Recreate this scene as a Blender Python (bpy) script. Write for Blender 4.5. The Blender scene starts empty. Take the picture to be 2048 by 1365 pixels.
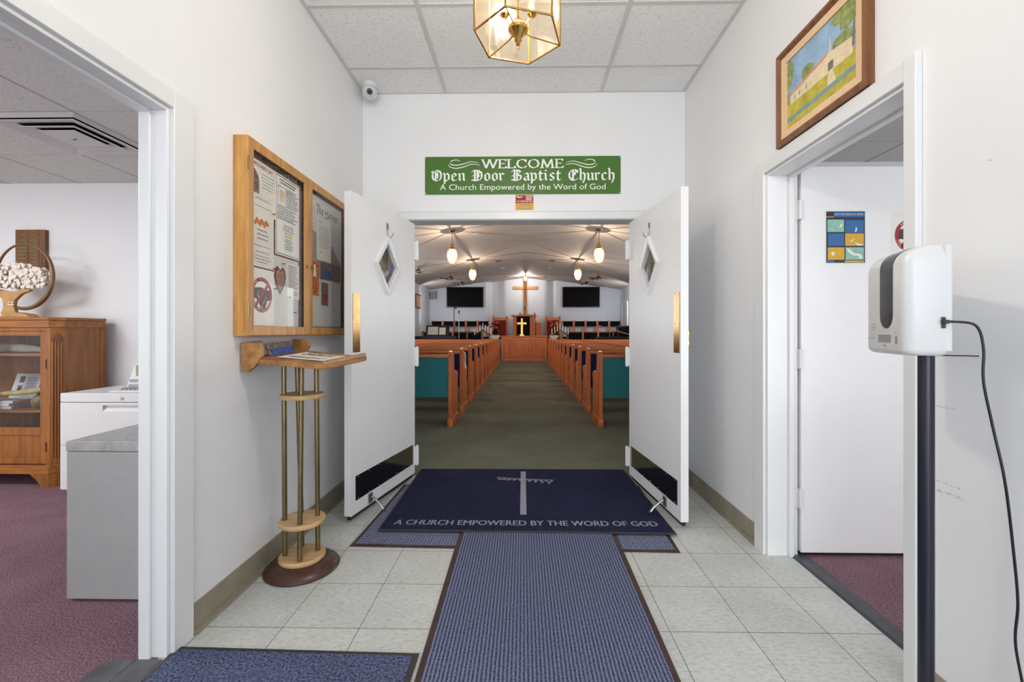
import bpy, math, random
from mathutils import Vector, Matrix
random.seed(7)
SC = bpy.context.scene
COL = SC.collection

# ------------------------------------------------------------------ camera, world, light, exposure
cam_d = bpy.data.cameras.new('camera'); cam = bpy.data.objects.new('camera', cam_d); COL.objects.link(cam)
cam.location = (0, 0, 1.16)
cam.rotation_euler = (math.radians(90), 0, math.radians(0.9))
cam_d.sensor_fit = 'HORIZONTAL'; cam_d.sensor_width = 36.0
cam_d.lens = 875.0 * 36.0 / 2048.0
cam_d.shift_x = (1024.0 - 1032.25) / 2048.0
cam_d.shift_y = (664.0 - 682.5) / 2048.0
cam_d.clip_start = 0.02; cam_d.clip_end = 100
SC.camera = cam

VS = SC.view_settings
VS.view_transform = 'Standard'; VS.look = 'None'; VS.gamma = 1.0; VS.use_curve_mapping = False
VS.exposure = 0.02
SC.cycles.use_denoising = True
SC.cycles.max_bounces = 10; SC.cycles.diffuse_bounces = 6; SC.cycles.glossy_bounces = 4
SC.cycles.transmission_bounces = 6; SC.cycles.transparent_max_bounces = 16
SC.cycles.sample_clamp_indirect = 6.0
SC.cycles.caustics_reflective = False; SC.cycles.caustics_refractive = False

W = bpy.data.worlds.new('world'); SC.world = W; W.use_nodes = True
W.node_tree.nodes['Background'].inputs[0].default_value = (0.93, 0.96, 1.0, 1)
W.node_tree.nodes['Background'].inputs[1].default_value = 1.0

def area(name, loc, direction, sx, sy, power, color=(1, 1, 1)):
    d = bpy.data.lights.new(name, 'AREA'); d.shape = 'RECTANGLE'; d.size = sx; d.size_y = sy
    d.energy = power; d.color = color
    o = bpy.data.objects.new(name, d); COL.objects.link(o); o.location = loc
    o.rotation_euler = Vector(direction).to_track_quat('-Z', 'Y').to_euler()
    return o
# daylight through the glass entrance behind the camera, the office window; the rest are added fill lights
area('daylight_entrance', (0, -3.6, 1.6), (0, 1, 0.05), 2.4, 2.7, 104, (0.86, 0.93, 1.0))
area('daylight_office', (-4.4, -1.1, 1.5), (-0.12, 1, 0.06), 1.6, 1.7, 62, (0.93, 0.965, 1.0))
area('office_ceiling_fill', (-4.1, 1.55, 2.405), (0, 0, -1), 1.2, 0.6, 46, (0.97, 0.985, 1.0))  # bare fill added to bring up the office, no fixture behind it
area('side_room_fill', (3.0, -0.6, 1.3), (-0.25, 1, 0.22), 1.8, 1.8, 62, (0.93, 0.965, 1.0))  # added fill, tilted up to lift the side room's ceiling; no window there
area('nave_fill_west', (-4.4, 10.3, 1.9), (1, 0, 0.1), 11.0, 1.4, 150, (0.92, 0.96, 1.0))  # this west and east pair is added fill for the nave, without windows
area('nave_fill_east', (4.6, 10.3, 1.9), (-1, 0, 0.1), 11.0, 1.4, 150, (0.92, 0.96, 1.0))
area('chancel_fill_west', (-4.35, 18.6, 2.3), (1, 0.75, -0.05), 1.2, 1.4, 40, (0.88, 0.94, 1.0))  # added pair without a visible source, brightens the wall behind the pulpit
area('chancel_fill_east', (4.55, 18.6, 2.3), (-1, 0.75, -0.05), 1.2, 1.4, 40, (0.88, 0.94, 1.0))

# ------------------------------------------------------------------ materials
def lin(c):
    return tuple(((x / 255.0) / 12.92 if x / 255.0 <= 0.04045 else ((x / 255.0 + 0.055) / 1.055) ** 2.4) for x in c)

def newmat(name):
    m = bpy.data.materials.new(name); m.use_nodes = True
    nt = m.node_tree; b = nt.nodes['Principled BSDF']
    return m, nt, b

def coords(nt, scale=(1, 1, 1)):
    tc = nt.nodes.new('ShaderNodeTexCoord'); mp = nt.nodes.new('ShaderNodeMapping')
    mp.inputs['Scale'].default_value = scale
    nt.links.new(tc.outputs['Object'], mp.inputs['Vector'])
    return mp.outputs['Vector']

def noise(nt, vec, scale, detail=3, rough=0.55):
    n = nt.nodes.new('ShaderNodeTexNoise'); n.inputs['Scale'].default_value = scale
    n.inputs['Detail'].default_value = detail; n.inputs['Roughness'].default_value = rough
    nt.links.new(vec, n.inputs['Vector']); return n.outputs['Fac']

def ramp(nt, fac, stops):
    r = nt.nodes.new('ShaderNodeValToRGB'); e = r.color_ramp.elements
    while len(e) < len(stops): e.new(0.5)
    for el, (p, c) in zip(e, stops):
        el.position = p; el.color = (*c, 1)
    nt.links.new(fac, r.inputs['Fac']); return r.outputs['Color']

def bump(nt, b, h, strength=0.3, dist=0.002):
    bn = nt.nodes.new('ShaderNodeBump'); bn.inputs['Strength'].default_value = strength
    bn.inputs['Distance'].default_value = dist
    nt.links.new(h, bn.inputs['Height']); nt.links.new(bn.outputs['Normal'], b.inputs['Normal'])

def plain(name, c, rough=0.5, metal=0.0, var=0.06, vscale=6.0, bmp=None, spec=None, emit=None, scuff=None):
    m, nt, b = newmat(name)
    L = lin(c)
    b.inputs['Roughness'].default_value = rough; b.inputs['Metallic'].default_value = metal
    if spec is not None: b.inputs['Specular IOR Level'].default_value = spec
    if var:
        v = coords(nt); f = noise(nt, v, vscale)
        lo = tuple(max(0, x * (1 - var)) for x in L); hi = tuple(min(1, x * (1 + var)) for x in L)
        nt.links.new(ramp(nt, f, [(0.3, lo), (0.7, hi)]), b.inputs['Base Color'])
    else:
        b.inputs['Base Color'].default_value = (*L, 1)
    if bmp:
        v2 = coords(nt); bump(nt, b, noise(nt, v2, bmp[0], 4), bmp[1], bmp[2] if len(bmp) > 2 else 0.001)
    if scuff:
        src = b.inputs['Base Color'].links[0].from_socket
        tc = nt.nodes.new('ShaderNodeTexCoord'); sx = nt.nodes.new('ShaderNodeSeparateXYZ'); nt.links.new(tc.outputs['Object'], sx.inputs[0])
        acc = None
        for (y0, y1, z0, z1) in scuff:
            for so, a0, a1 in (('Y', y0, y1), ('Z', z0, z1)):
                for op, val in (('GREATER_THAN', a0), ('LESS_THAN', a1)):
                    c_ = nt.nodes.new('ShaderNodeMath'); c_.operation = op; c_.inputs[1].default_value = val; nt.links.new(sx.outputs[so], c_.inputs[0])
                    if op == 'GREATER_THAN' and so == 'Y': cur = c_.outputs[0]; continue
                    mu = nt.nodes.new('ShaderNodeMath'); mu.operation = 'MULTIPLY'; nt.links.new(cur, mu.inputs[0]); nt.links.new(c_.outputs[0], mu.inputs[1]); cur = mu.outputs[0]
            if acc is None: acc = cur
            else:
                ad = nt.nodes.new('ShaderNodeMath'); ad.operation = 'MAXIMUM'; nt.links.new(acc, ad.inputs[0]); nt.links.new(cur, ad.inputs[1]); acc = ad.outputs[0]
        nf = noise(nt, coords(nt, (1, 1, 2.4)), 150, 3, 0.7); rp = ramp(nt, nf, [(0.50, (0, 0, 0)), (0.62, (0.6, 0.6, 0.6))])
        mu = nt.nodes.new('ShaderNodeMath'); mu.operation = 'MULTIPLY'; nt.links.new(acc, mu.inputs[0]); nt.links.new(rp, mu.inputs[1])
        mm = nt.nodes.new('ShaderNodeMix'); mm.data_type = 'RGBA'; nt.links.new(mu.outputs[0], mm.inputs['Factor']); nt.links.new(src, mm.inputs['A']); mm.inputs['B'].default_value = (0.12, 0.12, 0.12, 1)
        nt.links.new(mm.outputs['Result'], b.inputs['Base Color'])
    if emit:
        b.inputs['Emission Color'].default_value = (*lin(emit[0]), 1); b.inputs['Emission Strength'].default_value = emit[1]
    return m

def wood(name, c1, c2, axis='z', rough=0.4, scale=1.0, c3=None):
    m, nt, b = newmat(name)
    s = {'x': (1.2, 16, 16), 'y': (16, 1.2, 16), 'z': (16, 16, 1.2)}[axis]
    v = coords(nt, tuple(q * scale for q in s))
    f = noise(nt, v, 2.0, 6, 0.62)
    v2 = coords(nt, tuple(q * scale * 5 for q in s)); g = noise(nt, v2, 2.5, 3)
    mx = nt.nodes.new('ShaderNodeMath'); mx.operation = 'MULTIPLY_ADD'; mx.inputs[1].default_value = 0.35
    nt.links.new(g, mx.inputs[0]); nt.links.new(f, mx.inputs[2])
    stops = [(0.42, lin(c1)), (0.85, lin(c2))]
    nt.links.new(ramp(nt, mx.outputs[0], stops), b.inputs['Base Color'])
    b.inputs['Roughness'].default_value = rough
    bump(nt, b, mx.outputs[0], 0.08, 0.001)
    return m

def carpet(name, c1, c2, scale=160, b_=0.9, big=0.12, bigscale=3.0, spec=0.1, mid=0.5):
    m, nt, b = newmat(name)
    v = coords(nt); f = noise(nt, v, scale, 2, 0.7); g = noise(nt, v, bigscale, 3)
    mx = nt.nodes.new('ShaderNodeMath'); mx.operation = 'MULTIPLY_ADD'; mx.inputs[1].default_value = big
    nt.links.new(g, mx.inputs[0]); nt.links.new(f, mx.inputs[2])
    lo = mid + big * 0.5
    nt.links.new(ramp(nt, mx.outputs[0], [(lo - 0.2, lin(c1)), (lo + 0.2, lin(c2))]), b.inputs['Base Color'])
    b.inputs['Roughness'].default_value = 0.95; b.inputs['Specular IOR Level'].default_value = spec
    bump(nt, b, f, b_, 0.004)
    return m

def glass(name, tint=(1, 1, 1), gloss=0.06, rough=0.02, edge=0.5):
    m = bpy.data.materials.new(name); m.use_nodes = True; nt = m.node_tree; nt.nodes.clear()
    out = nt.nodes.new('ShaderNodeOutputMaterial'); mix = nt.nodes.new('ShaderNodeMixShader')
    tr = nt.nodes.new('ShaderNodeBsdfTransparent'); gl = nt.nodes.new('ShaderNodeBsdfGlossy')
    tr.inputs['Color'].default_value = (*tint, 1); gl.inputs['Roughness'].default_value = rough
    fr = nt.nodes.new('ShaderNodeLayerWeight'); fr.inputs['Blend'].default_value = 0.12
    ad = nt.nodes.new('ShaderNodeMath'); ad.operation = 'MULTIPLY_ADD'; ad.inputs[1].default_value = edge; ad.inputs[2].default_value = gloss
    nt.links.new(fr.outputs['Fresnel'], ad.inputs[0]); nt.links.new(ad.outputs[0], mix.inputs['Fac'])
    nt.links.new(tr.outputs[0], mix.inputs[1]); nt.links.new(gl.outputs[0], mix.inputs[2]); nt.links.new(mix.outputs[0], out.inputs['Surface'])
    return m

def tile_floor(name):
    m, nt, b = newmat(name)
    tc = nt.nodes.new('ShaderNodeTexCoord'); mp = nt.nodes.new('ShaderNodeMapping'); mp.vector_type = 'POINT'
    mp.inputs['Location'].default_value = (-0.87, -1.70, 0)
    nt.links.new(tc.outputs['Object'], mp.inputs['Vector'])
    br = nt.nodes.new('ShaderNodeTexBrick'); br.offset = 0; br.squash = 1
    br.inputs['Scale'].default_value = 1; br.inputs['Mortar Size'].default_value = 0.0016; br.inputs['Mortar Smooth'].default_value = 0.2
    br.inputs['Brick Width'].default_value = 0.302; br.inputs['Row Height'].default_value = 0.302
    br.inputs['Color1'].default_value = (*lin((209, 211, 207)), 1); br.inputs['Color2'].default_value = (*lin((216, 216, 210)), 1)
    br.inputs['Mortar'].default_value = (*lin((92, 92, 90)), 1)
    nt.links.new(mp.outputs['Vector'], br.inputs['Vector'])
    v = coords(nt, (1, 2.2, 1)); f = noise(nt, v, 38, 5, 0.7); v2 = coords(nt); g = noise(nt, v2, 3.0, 4)
    mm = nt.nodes.new('ShaderNodeMix'); mm.data_type = 'RGBA'; mm.blend_type = 'MULTIPLY'; mm.inputs['Factor'].default_value = 1
    nt.links.new(br.outputs['Color'], mm.inputs['A'])
    nt.links.new(ramp(nt, f, [(0.32, (0.68, 0.69, 0.68)), (0.5, (0.92, 0.92, 0.91)), (0.68, (1, 1, 1))]), mm.inputs['B'])
    m2 = nt.nodes.new('ShaderNodeMix'); m2.data_type = 'RGBA'; m2.blend_type = 'MULTIPLY'; m2.inputs['Factor'].default_value = 1
    nt.links.new(mm.outputs['Result'], m2.inputs['A'])
    nt.links.new(ramp(nt, g, [(0.35, (0.86, 0.87, 0.86)), (0.65, (1, 1, 1))]), m2.inputs['B'])
    nt.links.new(m2.outputs['Result'], b.inputs['Base Color'])
    b.inputs['Roughness'].default_value = 0.38
    bump(nt, b, br.outputs['Fac'], -0.2, 0.001)
    return m

def ceil_tile(name, c, speck=0.6):
    m, nt, b = newmat(name)
    v = coords(nt, (1, 1.6, 1)); f = noise(nt, v, 78, 2, 0.6)
    L = lin(c); d = tuple(x * speck for x in L)
    nt.links.new(ramp(nt, f, [(0.31, d), (0.41, tuple(x * 0.96 for x in L)), (0.7, L)]), b.inputs['Base Color'])
    b.inputs['Roughness'].default_value = 0.9; b.inputs['Specular IOR Level'].default_value = 0.1
    bump(nt, b, f, 0.5, 0.003)
    return m

def ribbed(name, c1, c2, pitch, axis='x', weave=None):
    m, nt, b = newmat(name)
    v = coords(nt); sx = nt.nodes.new('ShaderNodeSeparateXYZ'); nt.links.new(v, sx.inputs[0])
    fz = noise(nt, v, 120, 2, 0.7); fy = noise(nt, v, 22, 2)
    def wave(o, p, amt):
        mul = nt.nodes.new('ShaderNodeMath'); mul.operation = 'MULTIPLY'; mul.inputs[1].default_value = 2 * math.pi / p
        ad = nt.nodes.new('ShaderNodeMath'); ad.operation = 'MULTIPLY_ADD'; ad.inputs[1].default_value = amt
        nt.links.new(fy, ad.inputs[0])
        nt.links.new(o, mul.inputs[0]); nt.links.new(mul.outputs[0], ad.inputs[2])
        s = nt.nodes.new('ShaderNodeMath'); s.operation = 'SINE'; nt.links.new(ad.outputs[0], s.inputs[0]); return s.outputs[0]
    w = wave(sx.outputs['X' if axis == 'x' else 'Y'], pitch, 1.3)
    if weave:
        w2 = wave(sx.outputs['Y' if axis == 'x' else 'X'], weave, 2.0)
        mu = nt.nodes.new('ShaderNodeMath'); mu.operation = 'MULTIPLY_ADD'; mu.inputs[1].default_value = 0.13 if axis == 'x' else 0.45
        nt.links.new(w2, mu.inputs[0]); nt.links.new(w, mu.inputs[2]); w = mu.outputs[0]
    ad = nt.nodes.new('ShaderNodeMath'); ad.operation = 'MULTIPLY_ADD'; ad.inputs[1].default_value = 4.0
    nt.links.new(fz, ad.inputs[0]); nt.links.new(w, ad.inputs[2])
    mr = nt.nodes.new('ShaderNodeMapRange'); mr.inputs[1].default_value = 0.5; mr.inputs[2].default_value = 3.5
    nt.links.new(ad.outputs[0], mr.inputs[0])
    nt.links.new(ramp(nt, mr.outputs[0], [(0.1, lin(c1)), (0.9, lin(c2))]), b.inputs['Base Color'])
    b.inputs['Roughness'].default_value = 0.95; b.inputs['Specular IOR Level'].default_value = 0.1
    bump(nt, b, mr.outputs[0], 0.7, 0.004)
    return m

def lampglass(name, tint, e, strength, gloss=0.1):
    # cut glass of a lit lamp: it lets most light through, reflects a little and glows warmly
    m = glass(name, tint, gloss, 0.08); nt = m.node_tree
    out = [n for n in nt.nodes if n.type == 'OUTPUT_MATERIAL'][0]; src = out.inputs['Surface'].links[0].from_socket
    em = nt.nodes.new('ShaderNodeEmission'); em.inputs[0].default_value = (*lin(e), 1); em.inputs[1].default_value = strength
    ad = nt.nodes.new('ShaderNodeAddShader'); nt.links.new(src, ad.inputs[0]); nt.links.new(em.outputs[0], ad.inputs[1])
    nt.links.new(ad.outputs[0], out.inputs['Surface']); return m

MW = {
 'wall': plain('wall_paint', (231, 231, 232), 0.5, var=0.012, vscale=2.5, bmp=(220, 0.05)),
 'wallscuff': plain('scuffed_wall_paint', (231, 231, 232), 0.5, var=0.012, vscale=2.5, bmp=(220, 0.05), scuff=[(1.275, 1.37, 0.672, 0.682), (1.285, 1.365, 0.702, 0.708), (1.30, 1.36, 0.93, 0.936), (1.20, 1.214, 1.62, 1.632)]),
 'nave': plain('nave_wall_paint', (214, 219, 228), 0.6, var=0.015),
 'naveceil': plain('nave_ceiling_paint', (192, 180, 172), 0.7, var=0.03, vscale=1.2, bmp=(60, 0.08)),
 'trim': plain('white_gloss_paint', (226, 226, 226), 0.3, var=0.012, bmp=(30, 0.03)),
 'doorpaint': plain('door_paint', (233, 233, 233), 0.34, var=0.012, bmp=(25, 0.03)),
 'base': plain('olive_vinyl_base', (146, 138, 120), 0.45, var=0.14, vscale=9),
 'tile': tile_floor('vinyl_tile'),
 'ceil': ceil_tile('foyer_ceiling_tile', (240, 239, 239), 0.66),
 'ceil2': ceil_tile('office_ceiling_tile', (214, 214, 210), 0.62),
 'grid': plain('ceiling_grid_metal', (204, 202, 200), 0.45, var=0.01),
 'grid2': plain('office_grid_metal', (186, 184, 181), 0.5, var=0.01),  # darker gray grid of the office and side room ceilings
 'maroon': carpet('mauve_carpet', (76, 52, 62), (158, 126, 136), 150, 0.9, 0.25, 2.5),
 'green': carpet('green_gray_carpet', (84, 86, 72), (142, 144, 126), 110, 0.8, 0.3, 1.6),
 'navy': carpet('navy_mat_pile', (22, 25, 46), (50, 53, 82), 190, 0.8, 0.2, 4),
 'navy2': carpet('dark_blue_mat_pile', (18, 22, 40), (112, 120, 152), 120, 1.0, 0.1, 4),
 'runner': ribbed('ribbed_runner', (52, 57, 80), (126, 132, 158), 0.0142, 'x', None),
 'under': ribbed('woven_mat', (34, 40, 62), (150, 158, 184), 0.013, 'y', 0.016),
 'rubber': plain('gray_rubber_edge', (52, 48, 52), 0.6, var=0.2, vscale=20),
 'rubberred': plain('worn_rubber_edge', (62, 42, 38), 0.6, var=0.3, vscale=8),
 'strip': plain('threshold_rubber', (58, 62, 68), 0.4, var=0.25, vscale=14, bmp=(30, 0.3)),
 'tape': plain('gray_cloth_tape', (86, 86, 90), 0.42, var=0.3, vscale=12, bmp=(22, 0.5, 0.004)),
 'matprint': carpet('mat_print', (118, 118, 134), (184, 184, 198), 190, 0.6, 0.1, 8),
 'oak': wood('honey_oak', (158, 104, 44), (206, 154, 84), 'z', 0.35),
 'oaky': wood('honey_oak_side', (154, 98, 40), (202, 148, 78), 'y', 0.35),
 'walnut': wood('frame_walnut', (84, 48, 24), (138, 86, 46), 'y', 0.35),
 'walnutz': wood('frame_walnut_up', (84, 48, 24), (138, 86, 46), 'z', 0.35),
 'cherry': wood('bookcase_wood', (116, 68, 28), (168, 108, 52), 'z', 0.32),
 'cherryx': wood('bookcase_wood_rail', (120, 70, 28), (176, 112, 52), 'x', 0.32),
 'pew': wood('pew_oak', (146, 60, 20), (228, 126, 62), 'z', 0.34),
 'pewx': wood('pew_rail_oak', (156, 68, 26), (238, 146, 80), 'x', 0.34),
 'pinez': wood('pale_plywood', (176, 138, 92), (214, 178, 130), 'x', 0.5),
 'standwood': wood('stand_tray_wood', (112, 74, 38), (188, 134, 80), 'y', 0.38),
 'darkbase': plain('dark_brown_lacquer', (72, 46, 38), 0.3, var=0.3, vscale=14),
 'brassold': plain('aged_brass', (132, 116, 84), 0.36, 0.9, 0.15, 10),
 'brass': plain('polished_brass', (196, 154, 84), 0.2, 1.0, 0.08, 10),
 'plate': plain('tarnished_brass_plate', (168, 134, 84), 0.16, 1.0, 0.3, 9),
 'kick': plain('kick_plate_metal', (156, 148, 136), 0.1, 1.0, 0.1, 8),
 'chrome': plain('chrome', (190, 190, 190), 0.2, 1.0, 0.05),
 'steelrod': plain('gray_steel', (150, 150, 148), 0.35, 0.8, 0.05),
 'black': plain('black_plastic', (18, 18, 20), 0.35, var=0.1),
 'blackgloss': plain('black_gloss', (10, 10, 11), 0.12, var=0.0),
 'screen': plain('dark_tv_screen', (8, 7, 7), 0.5, var=0.0, spec=0.08),
 'pole': plain('navy_black_pole', (26, 28, 40), 0.32, var=0.05),
 'white': plain('white_plastic', (212, 212, 212), 0.3, var=0.01),
 'whitemetal': plain('white_enamel_metal', (222, 222, 221), 0.35, var=0.012),
 'graymetal': plain('gray_enamel_metal', (168, 170, 168), 0.42, var=0.03, vscale=12),
 'graytop': plain('scuffed_gray_top', (172, 172, 170), 0.5, var=0.2, vscale=30),
 'recess': plain('gray_plastic', (150, 150, 150), 0.5, var=0.02),  # plain mid gray for phone parts and the wall speaker
 'green_sign': plain('green_sign_metal', (70, 112, 38), 0.2, var=0.05),
 'signwhite': plain('white_vinyl_letters', (240, 240, 236), 0.4, var=0.0),
 'paper': plain('white_paper', (232, 229, 222), 0.6, var=0.02, vscale=14),
 'paper2': plain('cream_paper', (222, 216, 206), 0.6, var=0.03, vscale=10),
 'paper3': plain('gray_white_sheet', (206, 203, 199), 0.6, var=0.03),
 'ink': plain('black_ink', (60, 58, 58), 0.7, var=0.0),
 'inksoft': plain('gray_ink', (148, 144, 142), 0.7, var=0.0),
 'inkred': plain('red_ink', (158, 34, 40), 0.6, var=0.05),
 'inkyellow': plain('yellow_highlighter', (226, 196, 60), 0.6, var=0.05),
 'inkbrown': plain('brown_ink', (78, 52, 46), 0.6, var=0.15, vscale=40),
 'inkblue': plain('blue_ink', (36, 98, 158), 0.5, var=0.1, vscale=30),
 'inkteal': plain('mint_ink', (136, 190, 172), 0.5, var=0.16, vscale=30),
 'inkgold': plain('mustard_ink', (212, 164, 36), 0.5, var=0.06, vscale=30),
 'inknavy': plain('navy_ink', (24, 34, 52), 0.5, var=0.1),
 'inkorange': plain('orange_ink', (206, 110, 44), 0.6, var=0.3, vscale=60),
 'brickprint': plain('red_patterned_lining', (104, 68, 62), 0.7, var=0.6, vscale=42),
 'photo': plain('busy_photo_print', (112, 92, 84), 0.35, var=0.9, vscale=60),
 'photoblue': plain('blue_photo_print', (48, 74, 148), 0.35, var=0.6, vscale=50),
 'photoorange': plain('orange_photo_print', (190, 110, 50), 0.35, var=0.8, vscale=60),
 'linen': plain('linen_border', (222, 190, 152), 0.8, var=0.06, vscale=60, bmp=(300, 0.2)),
 'sky': plain('painted_sky', (146, 176, 204), 0.7, var=0.16, vscale=14),
 'lawn': plain('painted_lawn', (186, 172, 66), 0.7, var=0.22, vscale=30),
 'stone': plain('painted_stone', (222, 206, 170), 0.7, var=0.1, vscale=50),
 'roof': plain('painted_roof', (204, 150, 110), 0.7, var=0.1, vscale=30),
 'leafpaint': plain('painted_leaves', (140, 150, 92), 0.7, var=0.35, vscale=50),
 'road': plain('painted_road', (122, 150, 156), 0.7, var=0.12, vscale=30),
 'doorgray': plain('painted_door', (120, 112, 106), 0.7, var=0.2, vscale=60),
 'glass': glass('clear_glass', (0.98, 0.985, 0.985), 0.008, 0.02, 0.10),
 'glassdark': glass('bookcase_glass', (0.92, 0.94, 0.96), 0.04, 0.02, 0.3),
 'lantern': lampglass('lantern_glass', (0.95, 0.91, 0.84), (255, 222, 178), 0.10, 0.14),
 'bulb': plain('lit_candle_bulb', (255, 236, 200), 0.4, var=0, emit=((255, 220, 160), 8)),
 'globe': lampglass('lit_cut_glass', (0.98, 0.95, 0.9), (255, 218, 160), 2.2, 0.2),
 'globebulb': plain('lit_bulb', (255, 244, 220), 0.4, var=0, emit=((255, 236, 200), 9)),
 'teal': plain('teal_upholstery', (54, 122, 128), 0.9, var=0.12, vscale=90, spec=0.1),
 'cushion': plain('navy_pew_cushion', (34, 42, 74), 0.9, var=0.2, vscale=60, spec=0.1),
 'darkcloth': plain('black_cloth', (20, 20, 22), 0.9, var=0.2, spec=0.1),
 'redcloth': plain('wine_upholstery', (122, 48, 44), 0.85, var=0.25, vscale=40, spec=0.1),
 'flowerred': plain('red_petals', (196, 60, 50), 0.7, var=0.4, vscale=40),
 'flowerorange': plain('orange_petals', (222, 140, 44), 0.7, var=0.4, vscale=40),
 'leafdark': plain('dark_leaves', (34, 50, 34), 0.7, var=0.4, vscale=40),
 'crosswood': wood('wall_cross_wood', (186, 106, 30), (224, 148, 62), 'z', 0.4),
 'candle': plain('ivory_candle', (236, 226, 202), 0.5, var=0.02),
 'leafstone': plain('off_white_leaf', (226, 214, 202), 0.6, var=0.1, vscale=40),
 'bronze': plain('bronze_ring', (132, 102, 72), 0.42, 0.5, 0.2, 10),
 'tan': plain('tan_trunk', (186, 144, 92), 0.6, var=0.15, vscale=14),
 'bone': plain('horn_bone', (206, 180, 118), 0.45, var=0.25, vscale=14),
 'pillow': plain('cream_cloth_roll', (226, 216, 194), 0.85, var=0.08, vscale=20),
 'olive': plain('olive_vase', (132, 112, 60), 0.4, var=0.35, vscale=16),
 'stain': None,
}
def stained(name):
    m, nt, b = newmat(name)
    vo = nt.nodes.new('ShaderNodeTexVoronoi'); vo.inputs['Scale'].default_value = 22
    nt.links.new(coords(nt, (1, 1, 0.6)), vo.inputs['Vector'])
    sx = nt.nodes.new('ShaderNodeSeparateColor'); nt.links.new(vo.outputs['Color'], sx.inputs[0])
    nt.links.new(ramp(nt, sx.outputs[0], [(0.1, lin((84, 60, 30))), (0.3, lin((150, 120, 70))), (0.5, lin((110, 112, 110))), (0.7, lin((104, 88, 140))), (0.85, lin((60, 66, 40))), (0.95, lin((170, 160, 150)))]), b.inputs['Base Color'])
    b.inputs['Roughness'].default_value = 0.12; b.inputs['Specular IOR Level'].default_value = 0.8
    bump(nt, b, vo.outputs['Distance'], 0.4, 0.004)
    return m
MW['stain'] = stained('leaded_color_glass')

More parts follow.
